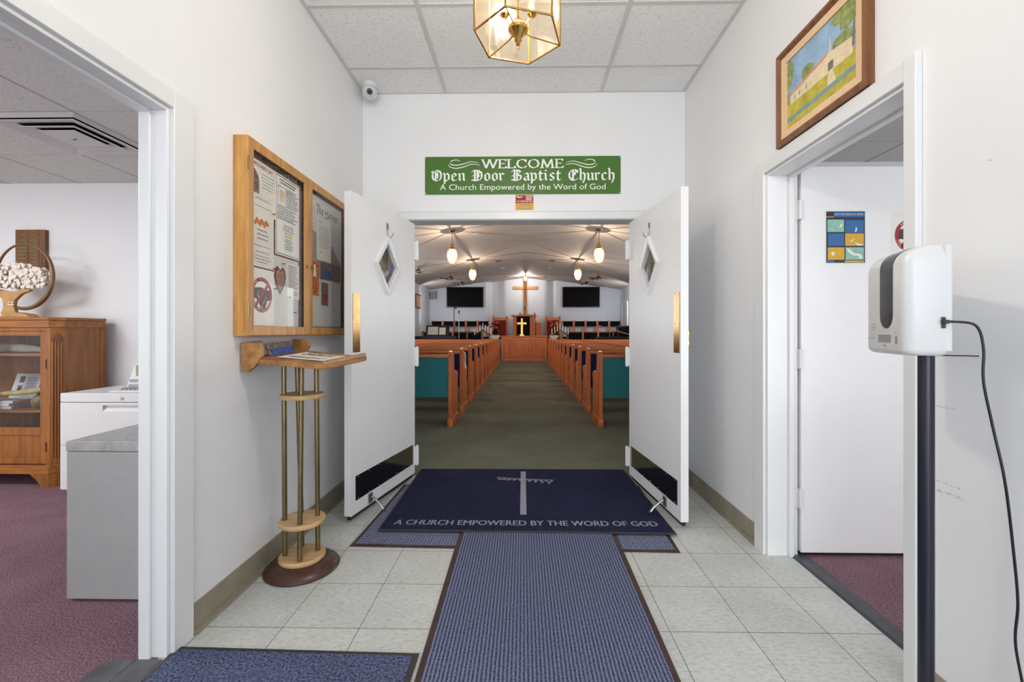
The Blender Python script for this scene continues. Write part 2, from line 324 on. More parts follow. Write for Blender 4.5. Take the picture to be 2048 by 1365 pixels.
# ------------------------------------------------------------------ geometry helpers
V = Vector
class MB:
    def __init__(s): s.v = []; s.f = []; s.mi = []; s.m = 0
    def add(s, vs, fs):
        b = len(s.v); s.v += [tuple(q) for q in vs]
        for f in fs: s.f.append([b + i for i in f]); s.mi.append(s.m)
        return s
    def box(s, x0, x1, y0, y1, z0, z1):
        vs = [(x, y, z) for z in (z0, z1) for y in (y0, y1) for x in (x0, x1)]
        return s.add(vs, [(0, 2, 3, 1), (4, 5, 7, 6), (0, 1, 5, 4), (1, 3, 7, 5), (3, 2, 6, 7), (2, 0, 4, 6)])
    def hexa(s, b4, t4):
        return s.add(list(b4) + list(t4), [(3, 2, 1, 0), (4, 5, 6, 7), (0, 1, 5, 4), (1, 2, 6, 5), (2, 3, 7, 6), (3, 0, 4, 7)])
    def poly(s, pts): return s.add(pts, [tuple(range(len(pts)))])
    def cyl(s, p0, p1, r0, r1=None, n=14, caps=True, ph=0.0):
        r1 = r0 if r1 is None else r1
        p0, p1 = V(p0), V(p1); d = (p1 - p0).normalized()
        u = d.orthogonal().normalized() if abs(d.z) < 0.999 else V((1, 0, 0)); w = d.cross(u)
        vs = []
        for p, r in ((p0, r0), (p1, r1)):
            for i in range(n):
                a = ph + 2 * math.pi * i / n; vs.append(p + (u * math.cos(a) + w * math.sin(a)) * r)
        fs = [(i, (i + 1) % n, n + (i + 1) % n, n + i) for i in range(n)]
        if caps: fs += [tuple(range(n - 1, -1, -1)), tuple(range(n, 2 * n))]
        return s.add(vs, fs)
    def lathe(s, prof, c=(0, 0, 0), n=20, ph=0.0, axis=None):
        vs = []; k = len(prof)
        for r, z in prof:
            for i in range(n):
                a = ph + 2 * math.pi * i / n; vs.append((c[0] + r * math.cos(a), c[1] + r * math.sin(a), c[2] + z))
        fs = [(j * n + i, j * n + (i + 1) % n, (j + 1) * n + (i + 1) % n, (j + 1) * n + i) for j in range(k - 1) for i in range(n)]
        fs += [tuple(range(n - 1, -1, -1)), tuple((k - 1) * n + i for i in range(n))]
        return s.add(vs, fs)
    def prism(s, pts, o, u, v, w):
        # polygon pts in the (u, v) plane at o, extruded along w
        o, u, v, w = V(o), V(u), V(v), V(w); n = len(pts)
        a = [o + u * p[0] + v * p[1] for p in pts]; b = [q + w for q in a]
        return s.add(a + b, [tuple(range(n - 1, -1, -1)), tuple(range(n, 2 * n))] + [(i, (i + 1) % n, n + (i + 1) % n, n + i) for i in range(n)])
    def tube(s, path, r, n=8, closed=False):
        P = [V(p) for p in path]; k = len(P); vs = []; prev = None
        for i in range(k):
            a = P[i - 1] if (i > 0 or closed) else P[i]; c = P[(i + 1) % k] if (i < k - 1 or closed) else P[i]
            d = (c - a).normalized()
            u = (prev - d * prev.dot(d)).normalized() if prev is not None else d.orthogonal().normalized()
            prev = u; w = d.cross(u); rr = r[i] if isinstance(r, (list, tuple)) else r
            for j in range(n):
                t = 2 * math.pi * j / n; vs.append(P[i] + (u * math.cos(t) + w * math.sin(t)) * rr)
        m = k if closed else k - 1
        fs = [(i * n + j, i * n + (j + 1) % n, ((i + 1) % k) * n + (j + 1) % n, ((i + 1) % k) * n + j) for i in range(m) for j in range(n)]
        if not closed: fs += [tuple(range(n - 1, -1, -1)), tuple((k - 1) * n + j for j in range(n))]
        return s.add(vs, fs)
    def ball(s, c, r, nu=14, nv=9, sc=(1, 1, 1)):
        prof = [(max(1e-4, r * math.sin(math.pi * j / nv)), -r * math.cos(math.pi * j / nv)) for j in range(nv + 1)]
        b = len(s.v); s.lathe(prof, (0, 0, 0), nu)
        for i in range(b, len(s.v)):
            x, y, z = s.v[i]; s.v[i] = (c[0] + x * sc[0], c[1] + y * sc[1], c[2] + z * sc[2])
        return s
    def stroke(s, pts, o, u, v, nib, sx, sy, thin=0.03):
        # broad pen stroke: hulls of the nib between successive points, drawn flat in the (u, v) plane
        o, u, v = V(o), V(u), V(v); o = o + u.cross(v) * (6e-6 * getattr(s, 'k', 0)); nx, ny = nib; l = math.hypot(nx, ny); px, py = -ny / l * thin / 2, nx / l * thin / 2
        nb = [(nx / 2 + px, ny / 2 + py), (nx / 2 - px, ny / 2 - py), (-nx / 2 - px, -ny / 2 - py), (-nx / 2 + px, -ny / 2 + py)]
        wn = u.cross(v) * 6e-6
        for a, b in zip(pts, pts[1:]):
            s.k = getattr(s, 'k', 0) + 1; o = o + wn
            h = hull([(a[0] + q[0], a[1] + q[1]) for q in nb] + [(b[0] + q[0], b[1] + q[1]) for q in nb])
            s.poly([o + u * (p[0] * sx) + v * (p[1] * sy) for p in h])
        return s
    def text(s, t, o, u, v, width=None, height=None, centre=True, skew=0.0, bold=0.0):
        vs, fs, w, h, y0 = glyphs(t, bold)
        sx = (width / w) if width else height / h; sy = (height / h) if height else sx
        o, u, v = V(o), V(u), V(v); off = -w * sx / 2 if centre else 0
        return s.add([o + u * (x * sx + off + skew * (y - y0) * sy) + v * ((y - y0) * sy) for x, y in vs], fs)
    def build(s, name, mats, parent=None, smooth=None, bevel=0, local=False):
        me = bpy.data.meshes.new(name)
        vs = s.v
        if parent is not None and not local:
            r = parent
            while r.parent is not None: r = r.parent
            L, rz = RT.get(r.name, ((0, 0, 0), 0)); ca, sa = math.cos(-rz), math.sin(-rz)
            vs = [((x - L[0]) * ca - (y - L[1]) * sa, (x - L[0]) * sa + (y - L[1]) * ca, z - L[2]) for x, y, z in vs]
        me.from_pydata(vs, [], s.f); me.validate()
        if not isinstance(mats, (list, tuple)): mats = [mats]
        for m in mats: me.materials.append(MW[m] if isinstance(m, str) else m)
        for p, i in zip(me.polygons, s.mi): p.material_index = min(i, len(mats) - 1)
        import bmesh
        bm = bmesh.new(); bm.from_mesh(me); bmesh.ops.recalc_face_normals(bm, faces=bm.faces); bm.to_mesh(me); bm.free()
        if smooth is not None:
            for p in me.polygons: p.use_smooth = True
            me.set_sharp_from_angle(angle=math.radians(smooth))
        o = bpy.data.objects.new(name, me); COL.objects.link(o)
        if parent is not None: o.parent = parent
        else: RT[o.name] = ((0, 0, 0), 0)
        if bevel:
            b = o.modifiers.new('bevel', 'BEVEL'); b.width = bevel; b.segments = 2; b.limit_method = 'ANGLE'; b.angle_limit = math.radians(40)
        return o

RT = {}
def hull(pts):
    pts = sorted(set((round(x, 5), round(y, 5)) for x, y in pts))
    def half(ps):
        h = []
        for p in ps:
            while len(h) > 1 and (h[-1][0] - h[-2][0]) * (p[1] - h[-2][1]) - (h[-1][1] - h[-2][1]) * (p[0] - h[-2][0]) <= 0: h.pop()
            h.append(p)
        return h
    a = half(pts); b = half(pts[::-1]); return a[:-1] + b[:-1]

GC = {}
def glyphs(t, bold=0.0):
    if (t, bold) in GC: return GC[t, bold]
    c = bpy.data.curves.new('lettering', 'FONT'); c.body = t; c.resolution_u = 3; c.offset = bold
    o = bpy.data.objects.new('lettering', c); COL.objects.link(o)
    dg = bpy.context.evaluated_depsgraph_get(); dg.update()
    me = bpy.data.meshes.new_from_object(o.evaluated_get(dg))
    vs = [(q.co.x, q.co.y) for q in me.vertices]; fs = [tuple(p.vertices) for p in me.polygons]
    bpy.data.objects.remove(o); bpy.data.meshes.remove(me); bpy.data.curves.remove(c)
    x0 = min(x for x, y in vs); x1 = max(x for x, y in vs); y0 = min(y for x, y in vs); y1 = max(y for x, y in vs)
    vs = [(x - x0, y) for x, y in vs]
    GC[t, bold] = (vs, fs, x1 - x0, y1 - y0, y0); return GC[t, bold]

def tag(o, label=None, cat=None, group=None, kind=None):
    if label: o['label'] = label
    if cat: o['category'] = cat
    if group: o['group'] = group
    if kind: o['kind'] = kind
    return o
def thing(name, label, cat, loc=(0, 0, 0), rz=0.0, group=None, kind=None):
    o = bpy.data.objects.new(name, None); COL.objects.link(o); o.empty_display_size = 0.1
    o.location = loc; o.rotation_euler = (0, 0, rz); RT[o.name] = (tuple(loc), rz)
    return tag(o, label, cat, group, kind)
KIDS = {}
def kids(o): return [c for c in COL.objects if c.parent == o]
def dup(root, loc, rz=None, label=None, group=None):
    r = root.copy(); COL.objects.link(r); r.location = loc
    if rz is not None: r.rotation_euler = (0, 0, rz)
    if label: r['label'] = label
    if group: r['group'] = group
    RT[r.name] = (tuple(loc), rz or 0)
    for ch in root.children:
        c = ch.copy(); COL.objects.link(c); c.parent = r
        for g in ch.children:
            d = g.copy(); COL.objects.link(d); d.parent = c
    return r
def struct(name, mb, m, smooth=None, bevel=0, label=None):
    o = mb.build(name, m, None, smooth, bevel); o['kind'] = 'structure'
    if label: o['label'] = label
    return o
def smoothpath(P, k=6):
    P = [V(q) for q in P]; out = []
    for i in range(len(P) - 1):
        p0, p1, p2, p3 = P[max(0, i - 1)], P[i], P[i + 1], P[min(len(P) - 1, i + 2)]
        for j in range(k):
            t = j / k; out.append(0.5 * ((2 * p1) + (p2 - p0) * t + (2 * p0 - 5 * p1 + 4 * p2 - p3) * t * t + (3 * p1 - p0 - 3 * p2 + p3) * t ** 3))
    return out + [P[-1]]
X_, Y_, Z_ = (1, 0, 0), (0, 1, 0), (0, 0, 1)
NX, NY = (-1, 0, 0), (0, -1, 0)
ORD = ['first', 'second', 'third', 'fourth', 'fifth', 'sixth', 'seventh', 'eighth', 'ninth', 'tenth', 'eleventh', 'twelfth']

# ------------------------------------------------------------------ the setting: foyer, office, side room, nave
HC = 3.043
L0, L1 = -1.265, -1.352          # left wall faces
R0, R1 = 1.265, 1.425            # right wall faces
LO0, LO1, LOH = 0.5, 1.552, 1.966
RO0, RO1, ROH = 1.447, 2.300, 1.985
DX0, DX1, DH = -0.90, 0.905, 2.04
struct('floor', MB().box(L0 - 0.03, R0 + 0.123, -3.7, 3.52, -0.05, 0.0), 'tile')
struct('floor_office', MB().box(-5.3, L0 - 0.03, -1.2, 3.70, -0.05, 0.0), 'maroon')
struct('floor_side_room', MB().box(R0 + 0.123, 4.2, -0.7, 3.46, -0.05, 0.0), 'maroon')
struct('floor_nave', MB().box(-4.6, 4.8, 3.52, 23.2, -0.05, 0.0), 'green')
struct('ceiling', MB().box(L0, R0, -3.7, 3.44, HC, HC + 0.05), 'ceil')
g = MB()
for x in (-0.608, 0.612): g.box(x - 0.012, x + 0.012, -3.7, 3.44, HC - 0.005, HC)
for k in range(12):
    y = 3.103 - 0.593 * k; g.box(L0, R0, y - 0.012, y + 0.012, HC - 0.0045, HC)
g.box(L0, L0 + 0.022, -3.7, 3.44, HC - 0.0065, HC); g.box(R0 - 0.022, R0, -3.7, 3.44, HC - 0.0065, HC); g.box(L0, R0, 3.425, 3.44, HC - 0.006, HC)
struct('trim_4', g, 'grid')
struct('ceiling_office', MB().box(-5.3, L1, -1.2, 3.64, 2.416, 2.46), 'ceil2')
g = MB()
for x in (-3.127, -2.565, -1.95, -3.74, -4.35): g.box(x - 0.004, x + 0.004, -1.2, 3.64, 2.413, 2.416)
for y in (3.035, 2.44, 1.84, 1.24): g.box(-5.3, L1, y - 0.004, y + 0.004, 2.413, 2.416)
struct('trim_5', g, 'grid2')
struct('ceiling_side_room', MB().box(R1, 4.2, -0.7, 3.36, 2.45, 2.5), 'ceil2')
g = MB()
for x in (2.0, 2.6, 3.2): g.box(x - 0.006, x + 0.006, -0.7, 3.36, 2.446, 2.45)
for y in (2.98, 2.38, 1.78): g.box(R1, 4.2, y - 0.006, y + 0.006, 2.446, 2.45)
struct('trim_6', g, 'grid2')

struct('wall_left', MB().box(L1, L0, -3.7, LO0, 0, HC).box(L1, L0, LO1, 3.44, 0, HC).box(L1, L0, LO0, LO1, LOH, HC), 'wall')
struct('wall_right', MB().box(R0, R1, -3.7, RO0, 0, HC).box(R0, R1, RO1, 3.44, 0, HC).box(R0, R1, RO0, RO1, ROH, HC), 'wallscuff')
struct('wall_back', MB().box(L1, DX0, 3.44, 3.60, 0, 4.2).box(DX1, R1, 3.44, 3.60, 0, 4.2).box(DX0, DX1, 3.44, 3.60, DH, 4.2), 'wall')
struct('wall_front', MB().box(L1, -1.15, -3.8, -3.7, 0, HC).box(1.15, R1, -3.8, -3.7, 0, HC).box(-1.15, 1.15, -3.8, -3.7, 2.9, HC), 'wall')
struct('wall_office_back', MB().box(-5.4, L1, 3.64, 3.74, 0, 4.2), 'wall')
struct('wall_office_left', MB().box(-5.4, -5.3, -1.2, 3.64, 0, 2.46), 'wall')
struct('wall_office_front', MB().box(-5.4, L1, -1.3, -1.2, 0, 2.46), 'wall')
struct('wall_side_room_back', MB().box(R1, 4.2, 3.36, 3.44, 0, 2.5), 'wall')
struct('wall_side_room_right', MB().box(4.2, 4.3, -0.7, 3.44, 0, 2.5), 'wall')
struct('wall_side_room_front', MB().box(R1, 4.3, -0.8, -0.7, 0, 2.5), 'wall')
NL, NR, NB = -4.45, 4.66, 21.0
struct('wall_nave_left', MB().box(NL - 0.12, NL, 3.74, 23.2, 0, 4.2), 'nave')
struct('wall_nave_right', MB().box(NR, NR + 0.12, 3.60, 23.2, 0, 4.2), 'nave')
struct('wall_nave_front', MB().box(R1, NR + 0.1, 3.60, 3.70, 0, 4.2).box(NL - 0.1, -1.0, 3.74, 3.78, 0, 4.2), 'nave')
w = MB().box(NL, -1.78, NB, NB + 0.1, 0, 4.2).box(1.58, NR, NB, NB + 0.1, 0, 4.2)
w.hexa([(-1.78, NB, 0), (-1.50, 21.5, 0), (-1.60, 21.55, 0), (-1.86, NB + .1, 0)], [(-1.78, NB, 4.2), (-1.50, 21.5, 4.2), (-1.60, 21.55, 4.2), (-1.86, NB + .1, 4.2)])
w.hexa([(1.58, NB, 0), (1.66, NB + .1, 0), (1.56, 21.55, 0), (1.46, 21.5, 0)], [(1.58, NB, 4.2), (1.66, NB + .1, 4.2), (1.56, 21.55, 4.2), (1.46, 21.5, 4.2)])
w.box(-1.6, 1.56, 21.5, 21.6, 0, 4.2)
struct('wall_nave_back', w, 'nave')
RX, RZ, EZ = 0.10, 3.82, 3.18      # ridge and eaves of the nave ceiling
def navez(x): return EZ + (RZ - EZ) * (1 - abs(x - RX) / (4.6 if x < RX else 4.6))
c = MB()
for x0, x1 in ((NL - 0.1, RX), (RX, NR + 0.1)):
    a, b = navez(x0), navez(x1)
    c.hexa([(x0, 3.60, a), (x1, 3.60, b), (x1, 23.0, b), (x0, 23.0, a)], [(x0, 3.60, a + .05), (x1, 3.60, b + .05), (x1, 23.0, b + .05), (x0, 23.0, a + .05)])
struct('ceiling_nave', c, 'naveceil')
struct('floor_chancel', MB().box(NL, NR, 19.0, 21.5, 0, 0.42), 'green')

# baseboards
b = MB()
def cove(mb, x0, y0, x1, y1, nx, ny, h=0.115):
    # vinyl cove base along a wall with a small toe
    for (t0, z0, z1) in ((0.006, 0.02, h), (0.016, 0.0, 0.02)):
        mb.hexa([(x0, y0, z0), (x1, y1, z0), (x1 + nx * t0, y1 + ny * t0, z0), (x0 + nx * t0, y0 + ny * t0, z0)],
                [(x0, y0, z1), (x1, y1, z1), (x1 + nx * t0, y1 + ny * t0, z1), (x0 + nx * t0, y0 + ny * t0, z1)])
cove(b, L0, 1.645, L0, 3.44, 1, 0)
b.hexa([(L0 + .016, 1.66, 0), (L0 + .016, 3.42, 0), (L0 + .022, 3.42, 0), (L0 + .022, 1.66, 0)], [(L0 + .016, 1.66, .012), (L0 + .016, 3.42, .012), (L0 + .02, 3.42, .012), (L0 + .02, 1.66, .012)])
struct('baseboard_left', b, 'base')
b = MB(); cove(b, R0, 2.39, R0, 3.44, -1, 0); cove(b, R0, -3.7, R0, 1.405, -1, 0); struct('baseboard_right', b, 'base')
b = MB(); cove(b, L0 + .02, 3.44, -0.98, 3.44, 0, -1); cove(b, 0.98, 3.44, R0 - .02, 3.44, 0, -1); struct('baseboard_back', b, 'base')

# casings and jambs of the three doorways
t = MB()
t.box(L0, L0 + 0.016, LO1 - 0.004, 1.642, 0, LOH + 0.062)                                   # leg
t.box(L0, L0 + 0.016, LO0 - 0.09, LO0 + 0.004, 0, LOH + 0.062)
t.box(L0, L0 + 0.016, LO0 + 0.004, LO1 - 0.004, LOH - 0.004, LOH + 0.062)                    # head
t.box(L1 - 0.006, L0, LO1 - 0.018, LO1, 0, LOH).box(L1 - 0.006, L0, LO0, LO0 + 0.018, 0, LOH).box(L1 - 0.006, L0, LO0 + 0.018, LO1 - 0.018, LOH - 0.018, LOH)
t.box(L1 - 0.006, L1 + 0.034, LO1 - 0.030, LO1 - 0.018, 0, LOH - 0.018).box(L1 - 0.006, L1 + 0.034, LO0 + 0.018, LO1 - 0.030, LOH - 0.030, LOH - 0.018)
t.box(L1 - 0.014, L1 - 0.006, LO1 - 0.012, LO1 + 0.07, 0, LOH + 0.06).box(L1 - 0.014, L1 - 0.006, LO0 - 0.07, LO1 - 0.012, LOH - 0.012, LOH + 0.06)
struct('trim_1', t, 'trim', bevel=0.0025)
t = MB()
t.box(R0 - 0.016, R0, RO1 - 0.004, 2.385, 0, ROH + 0.066).box(R0 - 0.022, R0, 1.405, RO0 + 0.004, 0, ROH + 0.066)
t.box(R0 - 0.016, R0, RO0 + 0.004, RO1 - 0.004, ROH - 0.004, ROH + 0.062)
t.box(R0, R0 + 0.115, RO1 - 0.018, RO1, 0, ROH).box(R0, R1, RO0, RO0 + 0.018, 0, ROH).box(R0, R0 + 0.115, RO0 + 0.018, RO1 - 0.018, ROH - 0.018, ROH)
t.box(R0 + 0.105, R0 + 0.13, RO1 - 0.03, RO1 - 0.018, 0, ROH - 0.018).box(R0 + 0.105, R0 + 0.13, RO0 + 0.018, RO1 - 0.03, ROH - 0.03, ROH - 0.018)
t.box(R0 + 0.115, R1, RO1 - 0.008, RO1, 0, ROH).box(R0 + 0.115, R1, RO0 + 0.018, RO1 - 0.008, ROH - 0.008, ROH)
struct('trim_2', t, 'trim', bevel=0.0025)
t = MB()
t.box(-0.976, 0.974, 3.425, 3.44, DH + 0.004, DH + 0.07).box(-0.976, DX0 - 0.004, 3.425, 3.44, 0, DH + 0.004).box(DX1 + 0.004, 0.974, 3.425, 3.44, 0, DH + 0.004)
t.box(-0.976, 0.974, 3.421, 3.426, DH + 0.06, DH + 0.072)
struct('trim_3', t, 'trim', bevel=0.002)
struct('threshold_right', MB().prism([(0, 0), (0.012, 0.007), (0.07, 0.007), (0.085, 0)], (R0 + 0.118, RO0 + 0.02, 0), X_, Z_, (0, RO1 - RO0 - 0.04, 0)), 'strip')
tp = MB()
tp.box(-1.43, -1.272, LO0 + 0.03, LO1 - 0.028, 0, 0.004)
tp.hexa([(-1.50, LO0 + 0.1, 0.0), (-1.36, LO0 + 0.1, 0.0), (-1.36, LO1 - 0.03, 0.0), (-1.47, LO1 - 0.05, 0)], [(-1.49, LO0 + 0.1, 0.007), (-1.365, LO0 + 0.1, 0.007), (-1.365, LO1 - 0.032, 0.007), (-1.465, LO1 - 0.055, .007)])
tp.hexa([(-1.285, 0.6, 0.006), (-1.15, 0.6, 0.006), (-1.10, 1.575, 0.006), (-1.285, 1.55, 0.006)], [(-1.285, 0.6, 0.008), (-1.16, 0.6, 0.012), (-1.12, 1.56, 0.012), (-1.285, 1.55, .012)]) if False else None
struct('threshold_left', tp, 'tape')

# ------------------------------------------------------------------ foyer: the double doors
def door_leaf(name, label, hinge, tip, s, wdt, win_t, side):
    # local x runs from hinge to free edge; the face turned to the aisle is y = 0, s = +1 when the aisle lies on +y
    rz = math.atan2(tip[1] - hinge[1], tip[0] - hinge[0])
    r = thing(name, label, 'door', (hinge[0], hinge[1], 0), rz, 'double doors to the nave', 'structure')
    TH, Z0, Z1 = 0.045, 0.048, 2.008
    cx, cz, hw, hh = win_t, 1.617, 0.140, 0.172
    def B(mb, x0, x1, a, b_, z0, z1): mb.box(x0, x1, min(a * s, b_ * s), max(a * s, b_ * s), z0, z1)
    p = MB()
    dm = [(cx + hw, cz), (cx, cz + hh), (cx - hw, cz), (cx, cz - hh)]; co = [(wdt, Z1), (0, Z1), (0, Z0), (wdt, Z0)]
    for y in (0, -TH * s):
        C = [(a, y, b_) for a, b_ in co]; D = [(a, y, b_) for a, b_ in dm]
        for i in range(4):
            p.poly([C[i], C[(i + 1) % 4], D[(i + 1) % 4]]); p.poly([C[i], D[(i + 1) % 4], D[i]])
    for i in range(4):
        for q in (co, dm):
            a, b_ = q[i], q[(i + 1) % 4]; p.poly([(a[0], 0, a[1]), (b_[0], 0, b_[1]), (b_[0], -TH * s, b_[1]), (a[0], -TH * s, a[1])])
    p.build('door_panel', 'doorpaint', r, local=True)
    e = MB(); B(e, wdt, wdt + 0.004, 0.001, -TH - 0.001, Z0, Z1); e.build('edge_strip', 'trim', r, local=True)
    f = MB()                                                     # bevelled diamond moulding
    o1 = [(cx + hw + .026, cz), (cx, cz + hh + .031), (cx - hw - .026, cz), (cx, cz - hh - .031)]
    i1 = [(cx + hw - .012, cz), (cx, cz + hh - .014), (cx - hw + .012, cz), (cx, cz - hh + .014)]
    for sg, base in ((s, 0.0), (-s, TH)):
        for i in range(4):
            a, b_, c_, d_ = o1[i], o1[(i + 1) % 4], i1[(i + 1) % 4], i1[i]
            y0 = base * -s if base else 0.0; y1 = y0 + sg * 0.019; y2 = y0 + sg * 0.012
            f.hexa([(a[0], y0, a[1]), (b_[0], y0, b_[1]), (c_[0], y0, c_[1]), (d_[0], y0, d_[1])], [(a[0], y1, a[1]), (b_[0], y1, b_[1]), (c_[0], y2, c_[1]), (d_[0], y2, d_[1])])
    fr = f.build('window_frame', 'trim', r, local=True)
    gq = MB(); gq.add([(a, y, b_) for y in (-TH * s * 0.45, -TH * s * 0.55) for a, b_ in dm], [(0, 1, 2, 3), (4, 5, 6, 7)])
    gq.build('window_pane', 'stain', fr, local=True)
    k = MB(); B(k, 0.03, wdt - 0.04, 0, 0.0025, 0.128, 0.278); kp = k.build('kick_plate', 'kick', r, local=True)
    for i in range(7):
        for z in (0.137, 0.268): MB().cyl((0.05 + i * (wdt - 0.12) / 6, 0.002 * s, z), (0.05 + i * (wdt - 0.12) / 6, 0.0045 * s, z), 0.0035, n=8).build('screw', 'chrome', kp, local=True)
    k = MB(); B(k, wdt - 0.086, wdt - 0.012, 0, 0.0025, 1.035, 1.395); pp = k.build('push_plate', 'plate', r, local=True)
    for z in (1.045, 1.21, 1.385):
        for x in (wdt - 0.078, wdt - 0.020): MB().cyl((x, 0.002 * s, z), (x, 0.0045 * s, z), 0.003, n=8).build('screw', 'chrome', pp, local=True)
    for zc in (1.80, 0.965, 0.185):
        h = MB(); h.cyl((-0.012, 0.014 * s, zc - 0.072), (-0.012, 0.014 * s, zc + 0.072), 0.0135, n=12)
        h.cyl((-0.012, 0.014 * s, zc + 0.072), (-0.012, 0.014 * s, zc + 0.08), 0.011, 0.006, n=10).cyl((-0.012, 0.014 * s, zc - 0.08), (-0.012, 0.014 * s, zc - 0.072), 0.006, 0.011, n=10)
        B(h, -0.010, 0.0, -0.032, 0.012, zc - 0.072, zc + 0.072); B(h, -0.010, 0.006, 0.0, 0.008, zc - 0.072, zc + 0.072)
        h.build('hinge', 'trim', r, smooth=40, local=True)
    sw = MB(); B(sw, 0.01, wdt - 0.005, -0.012, -TH + 0.012, 0.022, 0.048); sw.build('bottom_sweep', 'black', r, local=True)
    x = 0.70 * wdt + 0.05
    st = MB(); B(st, x - 0.022, x + 0.022, 0, 0.006, 0.058, 0.118)
    st.tube([(x, 0.012 * s, 0.098), (x, 0.03 * s, 0.088), (x, 0.075 * s, 0.052), (x, 0.095 * s, 0.026)], [0.007, 0.008, 0.0085, 0.009], 8)
    ds = st.build('kick_down_stop', 'steelrod', r, smooth=40, local=True)
    tip_ = MB(); tip_.cyl((x, 0.095 * s, 0.026), (x, 0.104 * s, 0.010), 0.012, 0.014, 10); tip_.build('rubber_foot', 'rubber', ds, local=True)
    hk = MB(); B(hk, cx - 0.014, cx + 0.014, 0, 0.002, cz + hh + 0.055, cz + hh + 0.125)
    pts = [(cx, 0.004 * s, cz + hh + 0.075)] + [(cx - 0.0, (0.016 - 0.012 * math.cos(a)) * s + 0.006 * s * 0, cz + hh + 0.045 - 0.022 * math.sin(a)) for a in [i * math.pi / 6 for i in range(0, 7)]]
    hk.tube([(cx, 0.004 * s, cz + hh + 0.08), (cx, 0.004 * s, cz + hh + 0.05), (cx, 0.010 * s, cz + hh + 0.030), (cx, 0.024 * s, cz + hh + 0.024), (cx, 0.038 * s, cz + hh + 0.034), (cx, 0.043 * s, cz + hh + 0.05)], 0.003, 8)
    hk.ball((cx, 0.043 * s, cz + hh + 0.052), 0.005, 8, 5)
    hk.build('wreath_hook', 'chrome', r, smooth=40, local=True)
    pu = MB(); X = wdt - 0.05
    pu.tube([(X, -TH * s, 1.05), (X, (-TH - 0.022) * s, 1.06), (X, (-TH - 0.03) * s, 1.09), (X, (-TH - 0.024) * s, 1.12), (X, (-TH - 0.03) * s, 1.15), (X, (-TH - 0.022) * s, 1.178), (X, -TH * s, 1.188)], [0.011, 0.009, 0.007, 0.006, 0.007, 0.009, 0.011], 8)
    pu.build('pull_handle', 'brass', r, smooth=50, local=True)
    return r
door_leaf('door_1', 'white double-door leaf standing open beside the tray stand and notice board', (-0.852, 3.432), (-1.029, 2.62), 1, 0.838, 0.42, 'l')
door_leaf('door_2', 'white double-door leaf standing open on the painting side of the foyer', (0.830, 3.432), (0.920, 2.57), -1, 0.868, 0.40, 'r')

